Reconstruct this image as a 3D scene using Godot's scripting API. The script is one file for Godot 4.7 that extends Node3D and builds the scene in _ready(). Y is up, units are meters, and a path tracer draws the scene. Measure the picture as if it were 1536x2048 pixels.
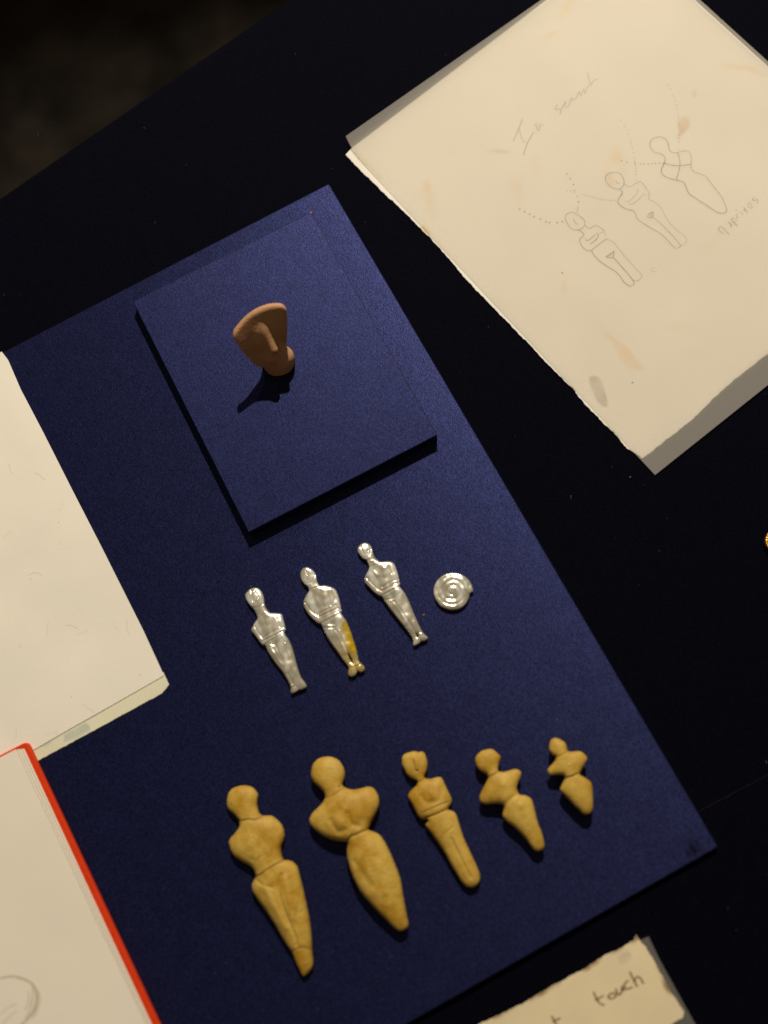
extends Node3D
# A museum table seen from above: figurines and papers on a navy board over a black cloth.
# Flat measures are millimetres on the table (x to the right, z towards the viewer), heights are metres.

const MM := 0.001
const BOARD_TOP := 0.0035
const BLOCK_TOP := 0.0118
var mat := {}
var names := {}
var noise := FastNoiseLite.new()
var dice := RandomNumberGenerator.new()


func _ready() -> void:
	dice.seed = 41
	noise.seed = 7
	noise.noise_type = FastNoiseLite.TYPE_SIMPLEX_SMOOTH
	noise.fractal_octaves = 3
	setup_view()
	setup_lamps()
	make_materials()
	build_setting()
	build_boards()
	build_sketch_papers()
	build_blank_paper()
	build_notebook()
	build_note()
	build_clay_head()
	build_pearl_pieces()
	build_clay_figures()
	build_ring()
	build_lint()


# ---------------------------------------------------------------- view and light

func setup_view() -> void:
	var eye := Camera3D.new()
	eye.name = "camera"
	add_child(eye)
	eye.transform = Transform3D(Basis(Vector3(0.957683, -0.076942, 0.277350), Vector3(0.287824, 0.256010, -0.922830), Vector3(0.000000, 0.963607, 0.267323)), Vector3(0, 0.56, 0))
	var lens := CameraAttributesPhysical.new()
	lens.frustum_focal_length = 23.4375
	lens.frustum_focus_distance = 0.605
	lens.frustum_near = 0.02
	lens.frustum_far = 20.0
	lens.exposure_aperture = 2.0
	eye.attributes = lens
	eye.fov = 54.2249
	eye.near = 0.02
	eye.far = 20.0
	eye.current = true
	var around := WorldEnvironment.new()
	around.name = "environment"
	var env := Environment.new()
	env.background_mode = Environment.BG_COLOR
	env.background_color = Color(0.095, 0.077, 0.056).linear_to_srgb()
	env.tonemap_mode = Environment.TONE_MAPPER_LINEAR
	env.tonemap_exposure = 1.0
	env.sdfgi_enabled = true
	env.ssao_enabled = true
	env.ssil_enabled = true
	around.environment = env
	add_child(around)


func spot(called: String, at: Vector3, towards: Vector3, energy: float, size: float, cone: float, tint: Color) -> void:
	var lamp := SpotLight3D.new()
	lamp.name = called
	add_child(lamp)
	lamp.look_at_from_position(at, towards, Vector3.UP)
	lamp.light_energy = energy
	lamp.light_color = tint
	lamp.light_size = size
	lamp.spot_angle = cone
	lamp.spot_range = 6.0
	lamp.spot_attenuation = 2.0
	lamp.spot_angle_attenuation = 0.6
	lamp.shadow_enabled = true


func setup_lamps() -> void:
	# the gallery's track spots hang above the far side of the table
	var warm := Color(1.0, 0.925, 0.79).linear_to_srgb()
	var aim := Vector3(-0.02, 0, -0.20)
	spot("track_spot", Vector3(0.51, 1.61, -1.535), aim, 5.05, 0.018, 34.0, warm)
	spot("far_track_spot", Vector3(0.33, 1.42, -2.05), aim, 0.45, 0.05, 34.0, warm)


# ---------------------------------------------------------------- helpers

func numbered(called: String) -> String:
	var n: int = names.get(called, 0)
	names[called] = n + 1
	return called if n == 0 else "%s_%03d" % [called, n]


func tag(o: Node3D, label: String, category: String, group := "") -> void:
	o.set_meta("label", label)
	o.set_meta("category", category)
	if group:
		o.set_meta("group", group)


func thing(called: String, label: String, category: String, at: Vector3, group := "") -> Node3D:
	var o := Node3D.new()
	o.name = numbered(called)
	add_child(o)
	o.position = at
	tag(o, label, category, group)
	return o


func part(called: String, mesh: Mesh, material: Material, parent: Node) -> MeshInstance3D:
	var o := MeshInstance3D.new()
	o.name = numbered(called) if parent == self else called
	o.mesh = mesh
	o.material_override = material
	parent.add_child(o, true)
	return o


func pairs(a: Array) -> PackedVector2Array:
	var out := PackedVector2Array()
	for i in range(0, a.size(), 2):
		out.append(Vector2(a[i], a[i + 1]))
	return out


# a closed curve through the points
func closed_curve(p: PackedVector2Array, steps: int) -> PackedVector2Array:
	var out := PackedVector2Array()
	var n := p.size()
	for i in n:
		var a := p[(i + n - 1) % n]
		var b := p[i]
		var c := p[(i + 1) % n]
		var d := p[(i + 2) % n]
		for k in steps:
			out.append(b.cubic_interpolate(c, a, d, float(k) / steps))
	return out


func open_curve(p: PackedVector2Array, steps: int) -> PackedVector2Array:
	var out := PackedVector2Array()
	var n := p.size()
	if n < 3:
		return p
	for i in n - 1:
		for k in steps:
			out.append(p[i].cubic_interpolate(p[i + 1], p[maxi(i - 1, 0)], p[mini(i + 2, n - 1)], float(k) / steps))
	out.append(p[n - 1])
	return out


# triangles are given counter-clockwise seen from outside; Godot wants them clockwise
func shell(v: PackedVector3Array, f: PackedInt32Array, normals: PackedVector3Array, uv := PackedVector2Array(), tint := PackedColorArray()) -> ArrayMesh:
	var turned := PackedInt32Array()
	turned.resize(f.size())
	for i in range(0, f.size(), 3):
		turned[i] = f[i]
		turned[i + 1] = f[i + 2]
		turned[i + 2] = f[i + 1]
	var a := []
	a.resize(Mesh.ARRAY_MAX)
	a[Mesh.ARRAY_VERTEX] = v
	a[Mesh.ARRAY_NORMAL] = normals
	a[Mesh.ARRAY_INDEX] = turned
	if uv.size():
		a[Mesh.ARRAY_TEX_UV] = uv
	if tint.size():
		a[Mesh.ARRAY_COLOR] = tint
	var m := ArrayMesh.new()
	m.add_surface_from_arrays(Mesh.PRIMITIVE_TRIANGLES, a)
	return m


func smooth_normals(v: PackedVector3Array, f: PackedInt32Array) -> PackedVector3Array:
	var n := PackedVector3Array()
	n.resize(v.size())
	for i in range(0, f.size(), 3):
		var c := (v[f[i + 1]] - v[f[i]]).cross(v[f[i + 2]] - v[f[i]])
		n[f[i]] += c
		n[f[i + 1]] += c
		n[f[i + 2]] += c
	for i in n.size():
		n[i] = n[i].normalized() if n[i].length_squared() > 0.0 else Vector3.UP
	return n


# a flat slab over a polygon in millimetres, its upper edge rounded by «soft» metres; uv runs over the given rectangle
func slab(outline: PackedVector2Array, low: float, high: float, soft: float, frame := Rect2(0, 0, 100, 100), weave := 0.0) -> ArrayMesh:
	var p := outline
	if Geometry2D.is_polygon_clockwise(p):
		p.reverse()
	var n := p.size()
	var inward := PackedVector2Array()
	for i in n:
		var d := ((p[i] - p[(i + n - 1) % n]).normalized() + (p[(i + 1) % n] - p[i]).normalized()).normalized()
		inward.append(Vector2(d.y, -d.x))
	var mid := p[0] + inward[0] * 0.05
	if not Geometry2D.is_point_in_polygon(mid, p):
		for i in n:
			inward[i] = -inward[i]
	var rings := [[0.0, low]]
	for k in 4:
		var a := k * PI / 6.0
		rings.append([soft * (1.0 - cos(a)), high - soft * (1.0 - sin(a))])
	var st := SurfaceTool.new()
	st.begin(Mesh.PRIMITIVE_TRIANGLES)
	var loops := []
	for r in rings:
		var loop := PackedVector3Array()
		for i in n:
			var q: Vector2 = p[i] + inward[i] * (r[0] / MM)
			loop.append(Vector3(q.x * MM, r[1], q.y * MM))
		loops.append(loop)
	var at_uv := func(v: Vector3) -> Vector2: return (((Vector2(v.x, v.z) / MM) - frame.position) / frame.size).rotated(-weave)
	var centre := Vector3.ZERO
	for v in loops[0]:
		centre += v / n
	for k in loops.size() - 1:
		st.set_smooth_group(-1 if k == 0 else 1)
		for i in n:
			var j := (i + 1) % n
			var quad := [loops[k][i], loops[k][j], loops[k + 1][j], loops[k + 1][i]]
			var face: Vector3 = (quad[1] - quad[0]).cross(quad[3] - quad[0])
			var side := Vector3(inward[i].x, 0, inward[i].y)
			var order := [0, 1, 2, 0, 2, 3] if face.dot(side) > 0.0 else [0, 2, 1, 0, 3, 2]
			for o in order:
				st.set_uv(at_uv.call(quad[o]))
				st.add_vertex(quad[o])
	st.set_smooth_group(-1)
	for end in [loops.size() - 1, 0]:
		var flat := PackedVector2Array()
		for v in loops[end]:
			flat.append(Vector2(v.x, v.z) * 1000.0)
		var tri := Geometry2D.triangulate_polygon(flat)
		for i in range(0, tri.size(), 3):
			var a: Vector3 = loops[end][tri[i]]
			var b: Vector3 = loops[end][tri[i + 1]]
			var c: Vector3 = loops[end][tri[i + 2]]
			var up := (b - a).cross(c - a).y > 0.0
			# clockwise from above for the top, from below for the bottom
			if up == (end != 0):
				var t := b
				b = c
				c = t
			for v in [a, b, c]:
				st.set_uv(at_uv.call(v))
				st.add_vertex(v)
	st.generate_normals()
	return st.commit()


# a thin sheet as a grid between four corners (millimetres), lifted by a height function of its own two coordinates
func sheet(tl: Vector2, tr: Vector2, br: Vector2, bl: Vector2, across: int, along: int, height: Callable, frame: Rect2, bow := 0.0) -> ArrayMesh:
	var v := PackedVector3Array()
	var uv := PackedVector2Array()
	var f := PackedInt32Array()
	for j in along + 1:
		for i in across + 1:
			var s := float(i) / across
			var t := float(j) / along
			var p := tl.lerp(tr, s).lerp(bl.lerp(br, s), t)
			# one side bows out a little
			p += (tl - tr).normalized() * bow * (1.0 - exp(-t / 0.035)) * (1.0 - t) * (1.0 - s)
			v.append(Vector3(p.x * MM, height.call(s, t), p.y * MM))
			uv.append((p - frame.position) / frame.size)
	for j in along:
		for i in across:
			var a := j * (across + 1) + i
			f.append_array([a, a + across + 1, a + 1, a + 1, a + across + 1, a + across + 2])
	var n := smooth_normals(v, f)
	if n[0].y < 0.0:
		for i in range(0, f.size(), 3):
			var t := f[i]
			f[i] = f[i + 1]
			f[i + 1] = t
		n = smooth_normals(v, f)
	return shell(v, f, n, uv)


func box_between(a: Vector3, b: Vector3, wide: float, high: float) -> ArrayMesh:
	var st := SurfaceTool.new()
	st.begin(Mesh.PRIMITIVE_TRIANGLES)
	var bx := BoxMesh.new()
	bx.size = Vector3(wide, high, a.distance_to(b))
	var basis := Basis.looking_at(b - a, Vector3.UP)
	st.append_from(bx, 0, Transform3D(basis, (a + b) * 0.5))
	return st.commit()


func tube(path: PackedVector3Array, radius: float, sides: int, closed := false) -> ArrayMesh:
	var v := PackedVector3Array()
	var f := PackedInt32Array()
	var n := path.size()
	for i in n:
		var before := path[(i + n - 1) % n] if closed or i > 0 else path[i]
		var after := path[(i + 1) % n] if closed or i < n - 1 else path[i]
		var d := (after - before).normalized()
		var u := d.cross(Vector3.UP if absf(d.y) < 0.9 else Vector3.RIGHT).normalized()
		var w := u.cross(d)
		for k in sides:
			var a := TAU * k / sides
			v.append(path[i] + (u * cos(a) + w * sin(a)) * radius)
	for i in (n if closed else n - 1):
		for k in sides:
			var a := i * sides + k
			var b := i * sides + (k + 1) % sides
			var c := ((i + 1) % n) * sides + k
			var d := ((i + 1) % n) * sides + (k + 1) % sides
			f.append_array([a, b, c, b, d, c])
	var nn := smooth_normals(v, f)
	if nn[0].dot(v[0] - path[0]) < 0.0:
		for i in range(0, f.size(), 3):
			var t := f[i]
			f[i] = f[i + 1]
			f[i + 1] = t
		nn = smooth_normals(v, f)
	return shell(v, f, nn)


# ---------------------------------------------------------------- materials

func grain(side: int, low: float, specks: float, tints: Array, frequency: float) -> Image:
	var img := Image.create(side, side, true, Image.FORMAT_RGB8)
	var clumps := FastNoiseLite.new()
	clumps.seed = 3
	clumps.frequency = frequency
	for y in side:
		for x in side:
			var c := low + dice.randf() * (1.0 - low)
			# wrap the slow noise so that the tile has no seam
			var fx := float(x) / side
			var fy := float(y) / side
			var slow := lerpf(lerpf(clumps.get_noise_2d(x, y), clumps.get_noise_2d(x - side, y), fx), lerpf(clumps.get_noise_2d(x, y - side), clumps.get_noise_2d(x - side, y - side), fx), fy)
			c *= 1.0 + slow * 0.08
			var col := Color(c, c, c)
			if dice.randf() < specks:
				col = tints[dice.randi() % tints.size()]
			img.set_pixel(x, y, col)
	img.generate_mipmaps()
	return img


func cloth(albedo: Color, tile_mm: float, img: Image, rough: float, metal: float, spec: float, bump: float) -> StandardMaterial3D:
	var m := StandardMaterial3D.new()
	m.albedo_color = albedo.linear_to_srgb()
	m.albedo_texture = ImageTexture.create_from_image(img)
	m.roughness = rough
	m.metallic = metal
	m.metallic_specular = spec
	var relief := img.duplicate()
	relief.bump_map_to_normal_map(bump)
	relief.generate_mipmaps()
	m.normal_enabled = true
	m.normal_texture = ImageTexture.create_from_image(relief)
	m.uv1_triplanar = true
	m.uv1_world_triplanar = true
	m.uv1_scale = Vector3.ONE * (1000.0 / tile_mm)
	return m


func paint(albedo: Color, rough: float, spec := 0.4) -> StandardMaterial3D:
	var m := StandardMaterial3D.new()
	m.albedo_color = albedo.linear_to_srgb()
	m.roughness = rough
	m.metallic_specular = spec
	return m


func fine_noise(frequency: float, bump: float, octaves := 3) -> NoiseTexture2D:
	var n := FastNoiseLite.new()
	n.seed = 11
	n.noise_type = FastNoiseLite.TYPE_SIMPLEX_SMOOTH
	n.frequency = frequency
	n.fractal_octaves = octaves
	var t := NoiseTexture2D.new()
	t.width = 512
	t.height = 512
	t.seamless = true
	t.noise = n
	t.as_normal_map = true
	t.bump_strength = bump
	return t


func bumpy(m: StandardMaterial3D, t: Texture2D, tile_mm: float, scale: float) -> void:
	m.normal_enabled = true
	m.normal_texture = t
	m.normal_scale = scale
	m.uv1_triplanar = true
	m.uv1_scale = Vector3.ONE * (1000.0 / tile_mm)


func make_materials() -> void:
	var navy := grain(512, 0.45, 0.02, [Color(1, 1, 1), Color(0.7, 0.85, 1), Color(0.9, 0.8, 1)], 0.02)
	mat.board = cloth(Color(0.033, 0.040, 0.145), 170.0, navy, 0.48, 0.70, 0.30, 0.2)
	# the board's cloth is woven so that its sheen runs along its length; the block is covered with the grain the other way
	mat.board.anisotropy_enabled = true
	mat.board.anisotropy = 0.55
	mat.block = cloth(Color(0.027, 0.033, 0.128), 170.0, navy, 0.50, 0.66, 0.30, 0.2)
	var black := grain(512, 0.3, 0.006, [Color(1, 1, 1), Color(1, 0.6, 0.6), Color(0.6, 0.7, 1)], 0.02)
	mat.black_cloth = cloth(Color(0.0038, 0.0036, 0.0110), 130.0, black, 0.8, 0.0, 0.12, 1.0)
	mat.seam = paint(Color(0.03, 0.016, 0.010), 0.9, 0.1)
	mat.worn = paint(Color(0.06, 0.045, 0.04), 0.9, 0.2)
	mat.bare_corner = paint(Color(0.45, 0.17, 0.05), 0.8, 0.3)
	var clay := StandardMaterial3D.new()
	clay.vertex_color_use_as_albedo = true
	clay.roughness = 0.54
	clay.metallic_specular = 0.35
	# pores and grime rubbed into the clay
	var pores := FastNoiseLite.new()
	pores.seed = 23
	pores.noise_type = FastNoiseLite.TYPE_SIMPLEX_SMOOTH
	pores.frequency = 0.05
	pores.fractal_octaves = 3
	var shade := Gradient.new()
	shade.offsets = PackedFloat32Array([0.0, 0.22, 0.34, 1.0])
	shade.colors = PackedColorArray([Color(0.70, 0.65, 0.60), Color(0.88, 0.86, 0.83), Color(0.97, 0.97, 0.97), Color(1, 1, 1)])
	var pored := NoiseTexture2D.new()
	pored.width = 512
	pored.height = 512
	pored.seamless = true
	pored.noise = pores
	pored.color_ramp = shade
	clay.albedo_texture = pored
	bumpy(clay, fine_noise(0.03, 4.0), 26.0, 0.4)
	mat.clay = clay
	var red := clay.duplicate()
	red.roughness = 0.6
	mat.terracotta = red
	var pearl := StandardMaterial3D.new()
	pearl.vertex_color_use_as_albedo = true
	pearl.roughness = 0.24
	pearl.metallic = 0.45
	pearl.metallic_specular = 0.8
	pearl.clearcoat_enabled = true
	pearl.clearcoat = 0.9
	pearl.clearcoat_roughness = 0.09
	bumpy(pearl, fine_noise(0.008, 10.0, 2), 40.0, 0.9)
	pearl.subsurf_scatter_enabled = true
	pearl.subsurf_scatter_strength = 0.12
	mat.pearl = pearl
	var gold := StandardMaterial3D.new()
	gold.albedo_color = Color(0.95, 0.60, 0.16).linear_to_srgb()
	gold.metallic = 1.0
	gold.roughness = 0.3
	mat.gold = gold
	mat.red_cover = cloth(Color(0.85, 0.055, 0.007), 40.0, grain(256, 0.75, 0.0, [Color.WHITE], 0.02), 0.75, 0.0, 0.25, 0.8)
	mat.lint = paint(Color(0.5, 0.26, 0.08), 0.9)
	mat.pale_lint = paint(Color(0.17, 0.16, 0.17), 0.9)
	var floor_noise := FastNoiseLite.new()
	floor_noise.seed = 5
	floor_noise.frequency = 0.012
	var ramp := Gradient.new()
	ramp.set_color(0, Color(0.008, 0.0062, 0.0045).linear_to_srgb())
	ramp.set_color(1, Color(0.045, 0.035, 0.026).linear_to_srgb())
	var spots := NoiseTexture2D.new()
	spots.width = 512
	spots.height = 512
	spots.seamless = true
	spots.noise = floor_noise
	spots.color_ramp = ramp
	var fl := StandardMaterial3D.new()
	fl.albedo_texture = spots
	fl.roughness = 0.8
	fl.metallic_specular = 0.2
	fl.uv1_triplanar = true
	fl.uv1_world_triplanar = true
	fl.uv1_scale = Vector3.ONE * 1.1
	mat.floor = fl


# ---------------------------------------------------------------- drawing on paper

func paper_picture(size: Vector2i, base: Color, mottle: float) -> Image:
	var img := Image.create(size.x, size.y, true, Image.FORMAT_RGBA8)
	img.fill(base)
	if mottle > 0.0:
		for y in size.y:
			for x in size.x:
				var k := 1.0 + mottle * (noise.get_noise_2d(x * 0.35, y * 0.35) * 0.6 + (dice.randf() - 0.5) * 0.7)
				img.set_pixel(x, y, Color(base.r * k, base.g * k, base.b * k, base.a))
	return img


# a soft pencil line; points in picture pixels
func pencil(img: Image, line: PackedVector2Array, radius: float, ink: Color, strength: float) -> void:
	for i in line.size() - 1:
		var a := line[i]
		var b := line[i + 1]
		var steps := maxi(1, int(a.distance_to(b)))
		for k in steps:
			var p := a.lerp(b, float(k) / steps)
			dab(img, p, radius, ink, strength * (0.55 + 0.45 * absf(noise.get_noise_2d(p.x * 3.0, p.y * 3.0)) + dice.randf() * 0.25))


func dab(img: Image, p: Vector2, radius: float, ink: Color, strength: float) -> void:
	for y in range(int(p.y - radius - 1), int(p.y + radius + 2)):
		for x in range(int(p.x - radius - 1), int(p.x + radius + 2)):
			if x < 0 or y < 0 or x >= img.get_width() or y >= img.get_height():
				continue
			var d := Vector2(x, y).distance_to(p) / radius
			if d < 1.0:
				var old := img.get_pixel(x, y)
				var k := strength * (1.0 - d * d) * 0.5
				if old.a < 1.0:
					img.set_pixel(x, y, Color(lerpf(old.r, ink.r, k), lerpf(old.g, ink.g, k), lerpf(old.b, ink.b, k), lerpf(old.a, 0.97, k)))
				else:
					img.set_pixel(x, y, old.lerp(Color(ink.r, ink.g, ink.b, 1), k))


# a stain or a petal pressed into the paper: a filled shape with soft edges
func stain(img: Image, shape: PackedVector2Array, ink: Color, strength: float, soft: float) -> void:
	var lo := shape[0]
	var hi := shape[0]
	for p in shape:
		lo = lo.min(p)
		hi = hi.max(p)
	for y in range(int(lo.y - soft), int(hi.y + soft) + 1):
		for x in range(int(lo.x - soft), int(hi.x + soft) + 1):
			if x < 0 or y < 0 or x >= img.get_width() or y >= img.get_height():
				continue
			var p := Vector2(x, y)
			var d := 1e9
			for i in shape.size():
				d = minf(d, p.distance_to(Geometry2D.get_closest_point_to_segment(p, shape[i], shape[(i + 1) % shape.size()])))
			if Geometry2D.is_point_in_polygon(p, shape):
				d = -d
			var k := clampf(0.5 - d / (2.0 * soft), 0.0, 1.0) * strength * (0.8 + 0.5 * noise.get_noise_2d(x * 2.0, y * 2.0))
			if k > 0.0:
				img.set_pixel(x, y, img.get_pixel(x, y).lerp(Color(ink.r, ink.g, ink.b, img.get_pixel(x, y).a), k))


func to_picture(flat: Array, frame: Rect2, img: Image) -> PackedVector2Array:
	var out := pairs(flat)
	for i in out.size():
		out[i] = (out[i] - frame.position) / frame.size * Vector2(img.get_size())
	return out


func printed(img: Image, rough := 0.85) -> StandardMaterial3D:
	img.generate_mipmaps()
	var m := StandardMaterial3D.new()
	m.albedo_texture = ImageTexture.create_from_image(img)
	m.roughness = rough
	m.metallic_specular = 0.25
	m.texture_repeat = false
	return m


# ---------------------------------------------------------------- setting

func build_setting() -> void:
	var ground := PlaneMesh.new()
	ground.size = Vector2(9, 9)
	var fl := part("floor", ground, mat.floor, self)
	fl.position = Vector3(0, -0.75, -0.6)
	fl.set_meta("kind", "structure")
	# the cloth: flat over the table, rounding over its far edge and hanging down there
	var a := Vector2(-181.21, -439.36)
	var b := Vector2(32.44, -522.05)
	var dir := (b - a).normalized()
	var off := Vector2(-dir.y, dir.x)
	if off.y < 0.0:
		off = -off
	var profile := [Vector2(900, 0)]
	for k in 30:
		profile.append(Vector2(900.0 * (29 - k) / 30.0 + 8.0, 0))
	for k in 7:
		var g := (k + 1) * PI / 14.0
		profile.append(Vector2(8.0 - 8.0 * sin(g), -0.008 + 0.008 * cos(g)))
	profile.append(Vector2(-3, -0.15))
	profile.append(Vector2(2, -0.45))
	var v := PackedVector3Array()
	var f := PackedInt32Array()
	var cols := 90
	for r in profile.size():
		for i in cols + 1:
			var s := lerpf(-700.0, 1000.0, float(i) / cols)
			var p: Vector2 = a + dir * s + off * profile[r].x
			var y: float = profile[r].y
			if y < -0.1:
				p += off * sin(s * 0.02) * 12.0 * (-y)
			if y == 0.0:
				y = noise.get_noise_2d(p.x * 0.6, p.y * 0.6) * 0.0004 - 0.0002
			v.append(Vector3(p.x * MM, y, p.y * MM))
	for r in profile.size() - 1:
		for i in cols:
			var k := r * (cols + 1) + i
			f.append_array([k, k + 1, k + cols + 1, k + 1, k + cols + 2, k + cols + 1])
	var n := smooth_normals(v, f)
	if n[cols * 3].y < 0.0:
		for i in range(0, f.size(), 3):
			var t := f[i]
			f[i] = f[i + 1]
			f[i + 1] = t
		n = smooth_normals(v, f)
	var table := thing("tablecloth", "black cloth covering the table under the board and papers, hanging over its far edge", "tablecloth", Vector3.ZERO)
	part("cloth", shell(v, f, n), mat.black_cloth, table)
	# a stitched line across the cloth right of the board
	var sa := Vector2(113.93, 50.63)
	var sb := Vector2(173.39, 39.47)
	var st := SurfaceTool.new()
	st.begin(Mesh.PRIMITIVE_TRIANGLES)
	var stitch := BoxMesh.new()
	stitch.size = Vector3(0.0002, 0.00015, 0.0011)
	var count := 46
	for i in count:
		var p := sa.lerp(sb, i / float(count)) + Vector2(0, dice.randf_range(-0.1, 0.1))
		var d := sb - sa
		st.append_from(stitch, 0, Transform3D(Basis.looking_at(Vector3(d.x, 0, d.y), Vector3.UP), Vector3(p.x * MM, 0.0003, p.y * MM)))
	part("seam", st.commit(), mat.seam, table)


func soft_rect(c: PackedVector2Array, radius: float) -> PackedVector2Array:
	var out := PackedVector2Array()
	var n := c.size()
	for i in n:
		var a := c[i] + (c[(i + n - 1) % n] - c[i]).normalized() * radius
		var b := c[i] + (c[(i + 1) % n] - c[i]).normalized() * radius
		for k in 5:
			var t := k / 4.0
			out.append(a.lerp(c[i], t).lerp(c[i].lerp(b, t), t))
	return out


func build_boards() -> void:
	var c := pairs([-298.99, -302.90, 26.63, -372.40, 115.91, 69.67, -197.83, 135.76])
	var o := thing("display_board", "large thin navy cloth covered board lying on the black tablecloth under all figurines", "board", Vector3.ZERO)
	part("board", slab(soft_rect(c, 1.0), 0.0004, BOARD_TOP, 0.0007, Rect2(0, 0, 100, 100), deg_to_rad(78.6)), mat.board, o)
	# a dull rubbed patch near the board's lower right corner
	var rub := Image.create(96, 96, true, Image.FORMAT_RGBA8)
	for y in 96:
		for x in 96:
			var far := Vector2((x - 48) / 44.0, (y - 48) / 44.0).length()
			var deep := clampf((1.0 - far) * (0.55 + 1.3 * noise.get_noise_2d(x * 3.0, y * 3.0)), 0.0, 0.75)
			rub.set_pixel(x, y, Color(0.05, 0.05, 0.075, deep))
	var smear := printed(rub, 0.9)
	smear.transparency = BaseMaterial3D.TRANSPARENCY_ALPHA
	var sc := pairs([97.11, 60.06, 109.11, 60.06, 109.11, 74.06, 97.11, 74.06])
	part("scuff", sheet(sc[0], sc[1], sc[2], sc[3], 2, 2, func(_s: float, _t: float) -> float: return BOARD_TOP + 0.00006, Rect2(97.11, 60.06, 12, 14)), smear, o)
	var b := pairs([10.23, -351.13, -110.99, -327.14, -77.60, -163.58, 42.44, -187.09])
	var k := thing("display_block", "small thick navy cloth covered block carrying the terracotta head", "plinth", Vector3.ZERO)
	part("block", slab(soft_rect(b, 0.9), BOARD_TOP + 0.0001, BLOCK_TOP, 0.0005), mat.block, k)
	# frayed cloth along the right and far upper edges, and the bare far corner
	for e in [[0, 3, 0.00022], [0, 1, 0.00012]]:
		var st := SurfaceTool.new()
		st.begin(Mesh.PRIMITIVE_TRIANGLES)
		var run: int = 60
		for i in run:
			if dice.randf() < 0.25:
				continue
			var p: Vector2 = b[e[0]].lerp(b[e[1]], (i + 0.7) / (run + 0.5))
			var q: Vector2 = b[e[0]].lerp(b[e[1]], (i + 1.6 + dice.randf() * 0.3) / (run + 0.5))
			var inw := ((b[0] + b[1] + b[2] + b[3]) * 0.25 - (p + q) * 0.5).normalized() * 0.15
			st.append_from(box_between(Vector3((p.x + inw.x) * MM, BLOCK_TOP - 0.0001, (p.y + inw.y) * MM), Vector3((q.x + inw.x) * MM, BLOCK_TOP - 0.0001, (q.y + inw.y) * MM), e[2] * dice.randf_range(0.7, 1.3), e[2] * 2.0), 0, Transform3D.IDENTITY)
		part("frayed_edge", st.commit(), mat.worn, k)
	var chip := SphereMesh.new()
	chip.radius = 0.0007
	chip.height = 0.0011
	chip.radial_segments = 10
	chip.rings = 5
	var ch := part("bare_corner", chip, mat.bare_corner, k)
	var inner := b[0].lerp((b[1] + b[3]) * 0.5, 0.004)
	ch.position = Vector3(inner.x * MM, BLOCK_TOP - 0.0003, inner.y * MM)


# ---------------------------------------------------------------- papers

func torn(p: PackedVector2Array, step: float, rough: float, from: int, to: int) -> PackedVector2Array:
	var out := PackedVector2Array()
	for i in p.size():
		var a := p[i]
		var b := p[(i + 1) % p.size()]
		if i < from or i >= to:
			out.append(a)
			continue
		var count := maxi(1, int(a.distance_to(b) / step))
		var side := (b - a).normalized().orthogonal()
		for k in count:
			var q := a.lerp(b, float(k) / count)
			var w := noise.get_noise_2d(q.x * 9.0, q.y * 9.0) * rough + noise.get_noise_2d(q.x * 40.0, q.y * 40.0) * rough * 0.6
			out.append(q + side * (0.0 if k == 0 and i == from else w))
	return out


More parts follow.
